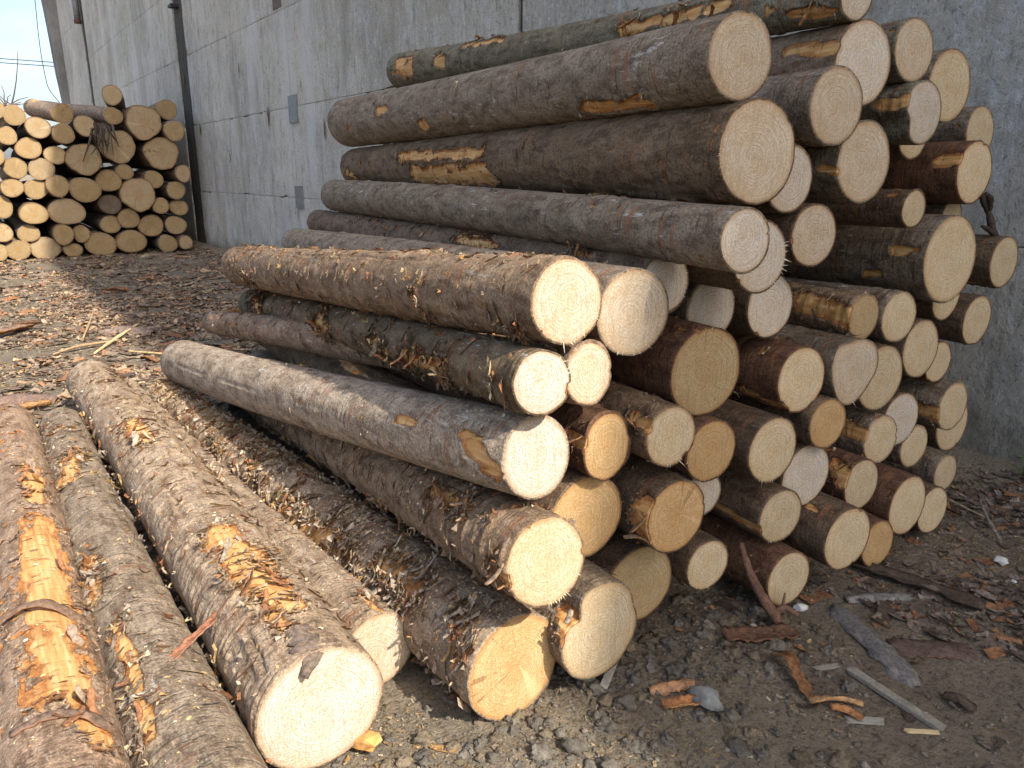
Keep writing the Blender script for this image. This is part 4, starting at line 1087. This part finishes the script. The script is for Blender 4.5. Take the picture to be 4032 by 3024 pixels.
# ---- clods of grey clay in front of the stack
def ico():
    t = (1 + 5 ** 0.5) / 2
    v = np.array([(-1, t, 0), (1, t, 0), (-1, -t, 0), (1, -t, 0), (0, -1, t), (0, 1, t), (0, -1, -t), (0, 1, -t), (t, 0, -1), (t, 0, 1), (-t, 0, -1), (-t, 0, 1)], float)
    v /= np.linalg.norm(v[0])
    f = [(0, 11, 5), (0, 5, 1), (0, 1, 7), (0, 7, 10), (0, 10, 11), (1, 5, 9), (5, 11, 4), (11, 10, 2), (10, 7, 6), (7, 1, 8), (3, 9, 4), (3, 4, 2), (3, 2, 6), (3, 6, 8), (3, 8, 9), (4, 9, 5), (2, 4, 11), (6, 2, 10), (8, 6, 7), (9, 8, 1)]
    return v, np.array(f)
def ico2():
    v, f = ico(); v = v.tolist(); mid = {}
    def m(a, b):
        key = (min(a, b), max(a, b))
        if key not in mid:
            c = np.array(v[a]) + np.array(v[b]); v.append((c / np.linalg.norm(c)).tolist()); mid[key] = len(v) - 1
        return mid[key]
    out = []
    for a, b, c in f:
        x, y, z = m(a, b), m(b, c), m(c, a)
        out += [(a, x, z), (b, y, x), (c, z, y), (x, y, z)]
    return np.array(v), np.array(out)
IV, IF = ico2()
def finer(v, f):
    v = v.tolist(); mid = {}; out = []
    def m(a, b):
        key = (min(a, b), max(a, b))
        if key not in mid:
            c = np.array(v[a]) + np.array(v[b]); v.append((c / np.linalg.norm(c)).tolist()); mid[key] = len(v) - 1
        return mid[key]
    for a, b, c in f:
        x, y, z = m(a, b), m(b, c), m(c, a)
        out += [(a, x, z), (b, y, x), (c, z, y), (x, y, z)]
    return np.array(v), np.array(out)
IV3, IF3 = finer(IV, IF)
def lumps(pos, size, seed, cols, squash=0.75, fine=False):
    IV, IF = (IV3, IF3) if fine else (globals()['IV'], globals()['IF'])
    rg = np.random.default_rng(seed)
    VV, FF, CC = [], [], []
    for k, (p, s_) in enumerate(zip(pos, size)):
        d = 1 + (1.15 if fine else 0.75) * fbm(IV * (2.2 if fine else 2.6) + rg.uniform(0, 90, 3), 4 if fine else 2, seed + k % 13, 0.62 if fine else 0.5)
        a = rg.uniform(0, 6.28)
        v = IV * d[:, None] * s_ * np.array([1, rg.uniform(0.6, 1), squash * rg.uniform(0.6, 1.1)])
        v = np.stack([v[:, 0] * math.cos(a) - v[:, 1] * math.sin(a), v[:, 0] * math.sin(a) + v[:, 1] * math.cos(a), v[:, 2]], -1)
        FF.append(IF + len(VV) * len(IV)); VV.append(v + p); CC.append(np.tile(cols[k], (len(IV), 1)))
    return np.vstack(VV), np.vstack(FF), np.vstack(CC)
rg = np.random.default_rng(5)
def clods(name, n, s_lo, s_gam, s_max, seed, fine, label):
    rg = np.random.default_rng(seed)
    cx_ = np.concatenate([rg.normal(1.80, 0.36, n * 6 // 10), rg.normal(1.02, 0.24, n - n * 6 // 10)])
    cy_ = np.concatenate([rg.normal(1.48, 0.21, n * 6 // 10), rg.normal(1.42, 0.20, n - n * 6 // 10)])
    sz = np.clip(rg.gamma(1.2, s_gam, n) + s_lo, 0, s_max)
    pos = np.stack([cx_, cy_, gz(cx_, cy_) + sz * 0.05], -1)
    cols_ = np.array([0.165, 0.148, 0.122]) * rg.uniform(0.75, 1.2, (n, 1)) * np.where(rg.random((n, 1)) < 0.4, np.array([1.12, 1.0, 0.84]), np.ones(3))
    V, F, Cc = lumps(pos, sz, seed, cols_, 0.8, fine)
    me = npmesh(name, V, None, F)
    attr_c(me, 'tint', Cc, len(V))
    o = obj(name, me, M_CLOD); o['kind'] = 'stuff'
    tag(o, label, 'clods')
clods('clay_clods', 700, 0.006, 0.007, 0.034, 41, True, 'lumpy grey clay clods churned up before the log ends')
clods('clay_crumbs', 2600, 0.001, 0.0022, 0.007, 42, False, 'small clay crumbs between the bigger clods')
# scattered grit over the rest
n = 1500
gx = rg.uniform(0.1, 4.3, n); gy = rg.uniform(0.4, 1.6, n); sz = rg.gamma(1.5, 0.0022, n) + 0.0012
V, F, Cc = lumps(np.stack([gx, gy, gz(gx, gy) + sz * 0.3], -1), sz, 43, np.array([0.21, 0.185, 0.15]) * rg.uniform(0.6, 1.5, (n, 1)))
me = npmesh('grit', V, None, F); attr_c(me, 'tint', Cc, len(V))
o = obj('grit', me, M_CLOD); o['kind'] = 'stuff'
tag(o, 'fine grit and pebbles on the damp earth', 'grit')

# ------------------------------------------------------------------ single pieces
def bark_piece(name, pts, width, curl, thick, col, label, cat, group=None, inner=(0.24, 0.115, 0.05), seed=0, nw=7, taper=True, twist=0.0, nl=18, ragged=0.3):
    """a curved slab of bark: pts = spine in world, curl = how far the edges rise (+) or fall (-)"""
    rg = np.random.default_rng(seed)
    pts = np.asarray(pts, float)
    tt = np.linspace(0, 1, nl)
    d = np.r_[0, np.cumsum(np.linalg.norm(np.diff(pts, axis=0), axis=1))]; d /= d[-1]
    sp = np.stack([np.interp(tt, d, pts[:, k]) for k in range(3)], -1)
    for _ in range(2):
        sp[1:-1] = (sp[:-2] + 2 * sp[1:-1] + sp[2:]) / 4
    tg = np.gradient(sp, axis=0); tg /= np.linalg.norm(tg, axis=1)[:, None]
    side = np.cross(tg, np.array([0, 0, 1.0])); side /= np.linalg.norm(side, axis=1)[:, None] + 1e-9
    up = np.cross(side, tg)
    base = sp[0].copy()
    W = width * (1 - ragged * np.abs(vn(np.stack([tt * 7, tt * 0, tt * 0 + seed], -1), seed)))
    if taper:
        W = W * np.clip(np.minimum(tt * 5 + 0.72, (1 - tt) * 4 + 0.6), 0, 1)
    f = np.linspace(-1, 1, nw)
    EL = rg.uniform(0.72, 1.12, nl); ER = rg.uniform(0.72, 1.12, nl)
    top = np.zeros((nl, nw, 3)); bot = np.zeros((nl, nw, 3))
    for a_ in range(nl):
        an = twist * tt[a_]
        sd = side[a_] * math.cos(an) + up[a_] * math.sin(an)
        un = up[a_] * math.cos(an) - side[a_] * math.sin(an)
        cc = curl * f ** 2 + 0.35 * thick * rg.normal(0, 1, nw)
        ww = W[a_] * np.where(f < 0, EL[a_], ER[a_])
        if a_ in (0, nl - 1):
            cc = cc + 0.0
        top[a_] = sp[a_] + sd * (f * ww / 2)[:, None] + un * (cc + thick)[:, None]
        bot[a_] = sp[a_] + sd * (f * ww / 2)[:, None] + un * cc[:, None]
    nT = nl * nw
    V = np.vstack([top.reshape(-1, 3), bot.reshape(-1, 3)]) - base
    q = []
    for a_ in range(nl - 1):
        for b_ in range(nw - 1):
            i0 = a_ * nw + b_
            q.append((i0, i0 + 1, i0 + nw + 1, i0 + nw)); q.append((nT + i0, nT + i0 + nw, nT + i0 + nw + 1, nT + i0 + 1))
        for b_ in (0, nw - 1):
            i0 = a_ * nw + b_
            q.append((i0, i0 + nw, nT + i0 + nw, nT + i0) if b_ == 0 else (i0 + nw, i0, nT + i0, nT + i0 + nw))
    for b_ in range(nw - 1):
        q.append((b_ + 1, b_, nT + b_, nT + b_ + 1)); i0 = (nl - 1) * nw + b_
        q.append((i0, i0 + 1, nT + i0 + 1, nT + i0))
    me = npmesh(name, V, q)
    cc = np.vstack([np.tile(col, (nT, 1)), np.tile(inner, (nT, 1))]) * rg.uniform(0.85, 1.15, (2 * nT, 1))
    attr_c(me, 'tint', cc, len(V))
    o = obj(name, me, M_CHIP, None, tuple(base))
    return tag(o, label, cat, group)

def G(x, y, dz=0.0):
    return (x, y, float(gz(x, y)) + dz)

bark_piece('bark_slab', [G(2.52, 1.42, .01), G(2.42, 1.22, .028), G(2.34, 1.05, .022), G(2.31, 0.99, .004)], 0.115, -0.022, 0.006, (0.185, 0.178, 0.168), 'curled grey bark slab lying bark side up on the damp earth', 'bark', seed=1)
bark_piece('bark_slab', [G(2.86, 1.56, .012), G(2.92, 1.38, .012), G(2.95, 1.2, .012), G(2.97, 1.08, .006)], 0.10, 0.018, 0.007, (0.085, 0.062, 0.048), 'long dark bark trough lying hollow side up below the near stack', 'bark', inner=(0.07, 0.05, 0.04), seed=2)
bark_piece('bark_slab', [G(2.60, 1.42, .012), G(2.72, 1.36, .016), G(2.84, 1.29, .006)], 0.075, -0.01, 0.006, (0.20, 0.195, 0.18), 'short pale grey bark piece next to the dark bark trough', 'bark', seed=3)
bark_piece('bark_slab', [G(2.45, 1.16, .008), G(2.56, 1.05, .014), G(2.66, 0.98, .006)], 0.13, -0.012, 0.006, (0.12, 0.085, 0.07), 'reddish brown bark sheet beside the curled grey bark slab', 'bark', seed=4)
bark_piece('bark_slab', [G(1.98, 1.50, .010), G(2.10, 1.43, .014), G(2.22, 1.37, .008)], 0.10, 0.008, 0.006, (0.15, 0.085, 0.055), 'flat reddish bark plate under the fork of the branch', 'bark', seed=5)
bark_piece('bark_curl', [G(2.04, 1.33, .008), G(2.02, 1.27, .05), G(1.98, 1.20, .02), G(1.95, 1.14, .012)], 0.05, 0.012, 0.003, (0.26, 0.13, 0.06), 'upright torn orange bark curl on the damp earth', 'bark', seed=6, inner=(0.50, 0.30, 0.15))
bark_piece('bark_curl', [G(1.94, 1.13, .01), G(1.98, 1.09, .03), G(2.03, 1.08, .012), G(2.07, 1.03, .008)], 0.035, 0.010, 0.003, (0.45, 0.27, 0.13), 'long peeled orange inner-bark strip beside the upright curl', 'bark', seed=7, inner=(0.5, 0.3, 0.15), twist=1.2)
bark_piece('bark_curl', [G(1.97, 1.08, .01), G(2.0, 1.04, .014), G(2.01, 1.0, .006)], 0.04, 0.010, 0.003, (0.40, 0.19, 0.08), 'small rusty bark curl at the end of the peeled strip', 'bark', seed=8, inner=(0.4, 0.2, 0.09))
bark_piece('bark_curl', [G(1.56, 1.45, .012), G(1.63, 1.42, .022), G(1.70, 1.39, .012)], 0.06, -0.014, 0.006, (0.42, 0.24, 0.13), 'bright orange bark chunk on the grey clay', 'bark', seed=9)
bark_piece('bark_curl', [G(1.53, 1.36, .012), G(1.59, 1.33, .016), G(1.64, 1.31, .012)], 0.05, 0.014, 0.005, (0.36, 0.17, 0.07), 'rusty bark chunk lying below the bright orange one', 'bark', seed=10, inner=(0.45, 0.26, 0.12))
bark_piece('bark_strip', [G(0.30, 2.10, .27), G(0.40, 2.16, .295), G(0.50, 2.24, .30), G(0.545, 2.28, .29)], 0.036, 0.006, 0.004, (0.33, 0.15, 0.09), 'reddish bark strip lying across the grey torn log', 'bark', seed=11, inner=(0.5, 0.3, 0.2))
bark_piece('bark_strip', [(-0.13, 2.62, 0.22), (-0.06, 2.62, 0.29), (0.04, 2.60, 0.318), (0.12, 2.54, 0.27), (0.165, 2.46, 0.19)], 0.045, -0.006, 0.004, (0.20, 0.13, 0.09), 'curved bark ribbon arching over the orange-banded log at its upper end', 'bark', seed=12, inner=(0.4, 0.18, 0.07))
bark_piece('bark_strip', [(-0.08, 2.02, 0.27), (0.0, 1.99, 0.312), (0.08, 1.96, 0.30), (0.135, 1.93, 0.24)], 0.035, -0.006, 0.004, (0.17, 0.115, 0.085), 'short bark ribbon arching over the lower orange-banded log', 'bark', seed=13, inner=(0.4, 0.18, 0.07))
bark_piece('bark_slab', [G(-0.02, 6.6, .02), G(0.2, 6.45, .05), G(0.42, 6.3, .03)], 0.30, -0.05, 0.012, (0.22, 0.15, 0.12), 'broad brown bark slab in the yard just beyond the loose logs', 'bark', seed=14)
bark_piece('bark_slab', [G(0.05, 6.05, .02), G(0.2, 6.1, .03), G(0.36, 6.16, .02)], 0.10, 0.03, 0.01, (0.35, 0.20, 0.10), 'narrow orange bark piece in front of the broad brown slab', 'bark', seed=15, inner=(0.42, 0.23, 0.1))
bark_piece('bark_slab', [G(-0.1, 8.9, .02), G(0.2, 9.2, .05), G(0.5, 9.6, .02)], 0.16, 0.03, 0.012, (0.24, 0.16, 0.12), 'long brown bark slab lying alone in the sunny yard', 'bark', seed=16)
bark_piece('bark_slab', [G(1.05, 8.9, .02), G(1.3, 8.8, .06), G(1.5, 8.5, .03)], 0.22, -0.04, 0.012, (0.22, 0.16, 0.13), 'brown bark slab at the edge of the wall shade', 'bark', seed=17)
bark_piece('bark_slab', [G(2.35, 8.9, .02), G(2.5, 8.75, .06), G(2.6, 8.6, .04)], 0.26, 0.10, 0.014, (0.14, 0.10, 0.075), 'hollow bark shell lying in the wall shade behind the near stack', 'bark', seed=18, inner=(0.34, 0.19, 0.09))
for k in range(26):
    rg = np.random.default_rng(600 + k)
    x, y = rg.uniform(-1.6, 2.4), rg.uniform(6.2, 13.5)
    a = rg.uniform(0, 3.14); L = rg.uniform(0.18, 0.42)
    dx, dy = math.cos(a) * L / 2, math.sin(a) * L / 2
    bark_piece('bark_piece', [G(x - dx, y - dy, .012), G(x, y, rg.uniform(.015, .05)), G(x + dx, y + dy, .012)], L * rg.uniform(0.18, 0.45), rg.uniform(-0.035, 0.035), 0.008, CH_BARK[rg.integers(0, 6)] * rg.uniform(0.85, 1.2),
               'bark offcut lying loose on the open yard between the two stacks', 'bark', 'bark offcuts on the open yard', seed=40 + k, nl=10, nw=5)
for k in range(16):
    rg = np.random.default_rng(700 + k)
    x, y = rg.uniform(2.3, 4.0), rg.uniform(0.55, 1.3)
    a = rg.uniform(0, 3.14); L = rg.uniform(0.06, 0.15)
    dx, dy = math.cos(a) * L / 2, math.sin(a) * L / 2
    bark_piece('bark_piece', [G(x - dx, y - dy, .005), G(x, y, rg.uniform(.006, .016)), G(x + dx, y + dy, .005)], L * rg.uniform(0.25, 0.6), rg.uniform(-0.012, 0.012), 0.004, CH_BARK[rg.integers(0, 4)] * rg.uniform(0.6, 1.0),
               'dark bark scrap pressed into the damp earth near the wall', 'bark', 'bark scraps on the damp earth', seed=80 + k, nl=10, nw=5, inner=(0.15, 0.09, 0.06))

# branches and twigs
def branch(name, pts, rad, label, cat, mat_col, parent=None, group=None, nseg=9, seed=0):
    pts = np.asarray(pts, float)
    tt = np.linspace(0, 1, max(10, 5 * len(pts)))
    d = np.r_[0, np.cumsum(np.linalg.norm(np.diff(pts, axis=0), axis=1))]; d /= d[-1]
    sp = np.stack([np.interp(tt, d, pts[:, k]) for k in range(3)], -1)
    for _ in range(3):
        sp[1:-1] = (sp[:-2] + 2 * sp[1:-1] + sp[2:]) / 4
    rr = np.interp(tt, np.linspace(0, 1, len(rad)), rad) * (1 + 0.12 * np.random.default_rng(seed).normal(0, 1, len(tt)).clip(-1, 1))
    base = np.zeros(3) if parent is not None else sp[0].copy()
    me = tube(name, sp - base, rr, nseg)
    attr_c(me, 'tint', np.array(mat_col), len(me.vertices))
    o = obj(name, me, M_CHIP, parent, None if parent is not None else tuple(base))
    if parent is None:
        tag(o, label, cat, group)
    return o
fb = empty('forked_branch', (0, 0, 0), 'broken forked brown branch propped from the earth against the red-brown log', 'branch')
branch('stem', [(2.16, 1.60, 0.30), (2.14, 1.54, 0.22), (2.17, 1.50, 0.13), G(2.20, 1.44, .03)], [0.010, 0.015, 0.019, 0.022], '', '', (0.15, 0.085, 0.06), fb, seed=1)
branch('side_twig', [(2.19, 1.46, 0.06), (2.26, 1.46, 0.075), G(2.30, 1.43, .03)], [0.014, 0.011, 0.010], '', '', (0.19, 0.11, 0.075), fb, seed=2)
branch('side_twig', [(2.25, 1.46, 0.07), (2.27, 1.47, 0.12)], [0.008, 0.004], '', '', (0.19, 0.11, 0.075), fb, seed=3)
branch('twig', [(3.80, 1.64, 0.05), (3.77, 1.54, 0.045), (3.76, 1.42, 0.03)], [0.006, 0.005, 0.004], 'pale thin twig on the earth beside the lowest logs at the wall', 'twig', (0.42, 0.33, 0.20), seed=4)
branch('twig', [G(3.62, 1.30, .02), (3.70, 1.40, 0.06), (3.80, 1.48, 0.09)], [0.008, 0.008, 0.005], 'grey forked twig crossing the pale thin twig', 'twig', (0.24, 0.21, 0.17), seed=5)
rb = empty('dead_branch', (0, 0, 0), 'dark dead branch stuck between the logs and leaning up the concrete wall', 'branch')
branch('stem', [(3.93, 1.63, 1.30), (3.90, 1.66, 1.34), (3.89, 1.68, 1.42), (3.83, 1.70, 1.50), (3.80, 1.70, 1.56)], [0.013, 0.016, 0.014, 0.013, 0.009], '', '', (0.06, 0.047, 0.038), rb, seed=6)
branch('side_twig', [(3.90, 1.66, 1.335), (3.80, 1.64, 1.36), (3.70, 1.62, 1.375)], [0.012, 0.011, 0.007], '', '', (0.06, 0.047, 0.038), rb, seed=7)
branch('side_twig', [(3.55, 1.56, 1.52), (3.62, 1.57, 1.50), (3.66, 1.58, 1.45)], [0.008, 0.014, 0.008], '', '', (0.06, 0.047, 0.038), rb, seed=8)
# pale splinters and sticks in the yard
branch('split_stick', [G(0.86, 7.80, .02), G(1.12, 8.30, .04), G(1.46, 9.0, .05)], [0.012, 0.020, 0.007], 'long pale split stick pointing across the sunny yard', 'stick', (0.60, 0.46, 0.26), seed=9, nseg=5)
branch('split_stick', [G(1.13, 7.72, .02), G(1.36, 7.38, .03)], [0.009, 0.012], 'short pale straight stick near the silver log', 'stick', (0.58, 0.42, 0.2), seed=10, nseg=5)
branch('split_stick', [G(0.86, 8.55, .02), (0.98, 8.9, 0.12), (1.06, 9.15, 0.20)], [0.008, 0.012, 0.004], 'brown splinter standing up at a slant in the yard', 'stick', (0.36, 0.25, 0.15), seed=11, nseg=5)
branch('split_stick', [G(-0.9, 10.4, .02), G(-0.4, 10.9, .05), G(0.1, 11.5, .03)], [0.009, 0.013, 0.007], 'thin brown curved stick in the sunny yard', 'stick', (0.22, 0.16, 0.11), seed=12, nseg=6)
branch('split_stick', [G(0.55, 8.0, .02), G(0.75, 8.1, .05), G(1.15, 8.25, .03)], [0.010, 0.016, 0.007], 'flat brown slat under the long pale split stick', 'stick', (0.40, 0.27, 0.16), seed=13, nseg=5)
# wooden lath, wedge and sliver
def plank(name, a, b, w, h, mat, label, cat, twist=0.0):
    a, b = np.array(a, float), np.array(b, float)
    t = b - a; L = np.linalg.norm(t); t /= L
    sd = np.cross(t, (0, 0, 1)); sd /= np.linalg.norm(sd); up = np.cross(sd, t)
    sd, up = sd * math.cos(twist) + up * math.sin(twist), up * math.cos(twist) - sd * math.sin(twist)
    rg = np.random.default_rng(int(L * 1000))
    n = 14; V = []; q = []
    bev = min(w, h) * 0.18
    prof = [(-w / 2 + bev, 0), (w / 2 - bev, 0), (w / 2, bev), (w / 2, h - bev), (w / 2 - bev, h), (-w / 2 + bev, h), (-w / 2, h - bev), (-w / 2, bev)]
    for k in range(n):
        f = k / (n - 1)
        c = t * L * f
        for (x, y) in prof:
            V.append(c + sd * (x * (1 + rg.normal(0, .04))) + up * (y * (1 + rg.normal(0, .05))) + t * (rg.normal(0, 0.006) if k in (0, n - 1) else 0))
    m = len(prof)
    for k in range(n - 1):
        for e in range(m):
            q.append((k * m + e, k * m + (e + 1) % m, (k + 1) * m + (e + 1) % m, (k + 1) * m + e))
    V += [np.zeros(3), t * L]
    T = [((e + 1) % m, e, n * m) for e in range(m)] + [((n - 1) * m + e, (n - 1) * m + (e + 1) % m, n * m + 1) for e in range(m)]
    me = npmesh(name, V, q, T, smooth=False)
    return tag(obj(name, me, mat, None, tuple(a)), label, cat)
M_FRESH = mat_simple('split_wood', (0.62, 0.33, 0.11), 0.7, 0.0, 0.8, 30)
M_GREYW = mat_simple('grey_wood', (0.33, 0.31, 0.26), 0.85, 0.0, 0.6, 60)
plank('wooden_lath', G(2.19, 1.15, .002), G(2.17, 0.84, .0), 0.030, 0.020, M_LATH, 'straight grey weathered lath lying on the damp earth', 'lath')
plank('wooden_wedge', G(0.68, 1.86, .0), (0.745, 1.72, 0.03), 0.055, 0.035, M_FRESH, 'orange split wedge of wood under the end of the thickest loose log', 'wood')
plank('wood_sliver', G(1.45, 1.54, .012), (1.60, 1.63, 0.06), 0.026, 0.007, M_GREYW, 'flat grey wood sliver leaning by the kidney-shaped log end', 'wood')
plank('wood_chip', G(1.98, 1.03, .002), G(2.06, 0.96, .004), 0.03, 0.006, M_GREYW, 'small flat grey wood chip below the peeled bark strip', 'wood')
plank('wood_chip', G(2.08, 0.90, .002), G(2.15, 0.84, .004), 0.016, 0.007, mat_simple('fresh_chip', (0.58, 0.45, 0.25), 0.8), 'small pale wood chip near the end of the grey lath', 'wood')
plank('wood_chip', G(2.10, 1.22, .002), G(2.18, 1.19, .004), 0.022, 0.006, M_LATH, 'small tan wood chip at the upper end of the grey lath', 'wood')
# stones
def stone(p, s_, mat, label, seed, squash=0.7):
    V, F, _ = lumps([np.zeros(3)], [s_], seed, [np.zeros(3)], squash)
    return tag(obj('stone', npmesh('stone', V, None, F), mat, None, G(p[0], p[1], s_ * 0.4)), label, 'stone')
stone((2.39, 1.48), 0.030, M_STONE, 'rough white stone beside the red-brown log on the ground', 1)
stone((3.44, 1.22), 0.034, M_STONE, 'flat white stone flake on the earth near the wall', 2, 0.3)
stone((3.30, 1.11), 0.015, M_STONE, 'tiny white pebble near the flat white stone flake', 3)
stone((2.42, 1.56), 0.020, M_STONE, 'small pinkish white stone under the lower logs', 4)
stone((1.66, 1.31), 0.055, M_STONEG, 'largest smooth grey stone among the clay clods', 5, 0.8)
stone((2.12, 1.48), 0.022, mat_simple('tan_stone', (0.48, 0.42, 0.34), 0.85), 'tan stone on the reddish bark plate', 6)
# weed by the wall
wd = empty('weed', (4.38, 1.52, float(gz(4.38, 1.52))), 'small bright green weed growing at the foot of the wall', 'plant')
for k in range(13):
    rg = np.random.default_rng(k)
    a = rg.uniform(0, 6.28); h = rg.uniform(0.02, 0.10); o_ = rg.uniform(0.01, 0.05); s_ = rg.uniform(0.018, 0.032)
    c = np.array([math.cos(a) * o_, math.sin(a) * o_, h]); d = np.array([math.cos(a), math.sin(a), rg.uniform(-0.3, 0.4)]); sd = np.array([-math.sin(a), math.cos(a), 0])
    V = [c, c + d * s_ * .5 + sd * s_ * .45 + (0, 0, .004), c + d * s_ * 1.2, c + d * s_ * .5 - sd * s_ * .45 + (0, 0, .004), c + d * s_ * .6 - np.array([0, 0, .003])]
    obj('leaf', npmesh('leaf', V, None, [(0, 1, 4), (1, 2, 4), (2, 3, 4), (3, 0, 4)]), M_LEAF, wd)
    if k < 6:
        obj('stalk', tube('stalk', [(0, 0, -0.01), tuple(c * 0.6), tuple(c)], 0.0022, 5), M_LEAF, wd)
# scraps on the far stack: hanging bark bundle, brushwood
bu = empty('hanging_bark', (2.60, 17.30, 2.45), 'tangle of dark bark strips hanging from the far stack between two log ends', 'bark')
for k in range(16):
    rg = np.random.default_rng(300 + k)
    x = rg.normal(0, 0.11); top = rg.uniform(-0.02, 0.10); ln = rg.uniform(0.25, 0.62)
    V = [(x, 0, top), (x + rg.normal(0, .05), -0.05, top - ln * .4), (x + rg.normal(0, .10), -0.03, top - ln)]
    wv = rg.uniform(0.012, 0.035)
    me = tube('strip', V, [wv, wv * 0.8, wv * 0.3], 5)
    attr_c(me, 'tint', np.array((0.075, 0.06, 0.048)) * rg.uniform(0.6, 1.6), len(me.vertices))
    obj('strip', me, M_CHIP, bu)
bw = empty('brushwood', (1.05, 18.0, 2.85), 'dry twiggy brushwood sticking up behind the sunlit top of the far stack', 'brushwood')
for k in range(22):
    rg = np.random.default_rng(350 + k)
    a = rg.uniform(-1, 1)
    ln = 1.15 if k == 0 else rg.uniform(0.2, 0.55)
    V = [(rg.normal(0, .12), rg.uniform(-.1, .3), -0.1)]
    dv = np.array([0.25 if k == 0 else a, rg.uniform(-.3, .3), 1.0 if k == 0 else rg.uniform(0.2, 1.0)]); dv /= np.linalg.norm(dv)
    for m_ in range(1, 5):
        V.append(tuple(np.array(V[-1]) + dv * ln / 4 + rg.normal(0, 0.03, 3)))
    me = tube('twig', V, np.linspace(0.014, 0.005, 5), 4)
    attr_c(me, 'tint', np.array((0.10, 0.075, 0.06)), len(me.vertices))
    obj('twig', me, M_CHIP, bw)

# strip of bark folded over the edge of the thickest loose log's sawn end: part of that log
fl = bark_piece('bark_flap', [(0.60, 1.90, 0.386), (0.60, 1.80, 0.384), (0.585, 1.742, 0.368), (0.56, 1.738, 0.330)], 0.085, -0.010, 0.004, (0.19, 0.145, 0.115), '', '', seed=91, nl=12, ragged=0.5)
for key in ('label', 'category'):
    del fl[key]
rt = DATA['F3']['root']
fl.parent = rt
fl.location = fl.location - rt.location

# curling shreds of bark still attached round the stripped patches, each a part of its log
def attach(o, root):
    for key in ('label', 'category', 'group'):
        if key in o:
            del o[key]
    o.parent = root
    o.location = o.location - root.location
for n_, per in (('F1', 7), ('F2', 7), ('F3', 9), ('F4', 4), ('F5', 8), ('F6', 6), ('F8', 7), ('F9', 5), ('F11', 4), ('F13', 3), ('F15', 2), ('R34', 2), ('R35', 2), ('R43', 3), ('R49', 3), ('R37', 3)):
    d = DATA[n_]
    ax0 = np.array(LOGS[n_][0]); root = d['root']; r0 = d['r0']
    for pi_, (s0, p0, s1, p1, hw) in enumerate(LOGS[n_][4]):
        rg = np.random.default_rng(d['seed'] * 7 + pi_)
        for k in range(min(per, 1 + int(per * (abs(s1 - s0) + 2 * hw) / 0.35))):
            f_ = rg.random(); sd = rg.choice([-1, 1])
            s_ = s0 + (s1 - s0) * f_ + rg.normal(0, 0.01)
            ph = R(p0 + (p1 - p0) * f_) + sd * hw / r0 * rg.uniform(0.75, 1.05)
            nrm = d['u'] * math.cos(ph) + d['v'] * math.sin(ph)
            tan = (-d['u'] * math.sin(ph) + d['v'] * math.cos(ph)) * (-sd)
            dr = tan * rg.uniform(0.5, 1.0) + d['t'] * rg.normal(0, 0.6); dr /= np.linalg.norm(dr)
            L = rg.uniform(0.025, 0.075); lift = L * rg.uniform(0.15, 0.7)
            p = ax0 + d['t'] * s_ + nrm * (r0 + (LOGS[n_][3] - r0) * s_ / d['Ln'] + 0.001)
            pts = [p - dr * 0.012, p + dr * L * 0.3 + nrm * lift * 0.35, p + dr * L * 0.65 + nrm * lift, p + dr * L * 0.8 + nrm * lift * 1.5]
            col = d['tint'] * rg.uniform(1.1, 1.8) if rg.random() < 0.6 else CH_BARK[4] * rg.uniform(0.9, 1.4)
            o = bark_piece('bark_shred', pts, L * rg.uniform(0.25, 0.5), rg.uniform(-0.006, 0.006), 0.0028, col, '', '', seed=int(rg.integers(1, 9999)), nl=8, nw=4, inner=(0.42, 0.22, 0.09))
            attach(o, root)
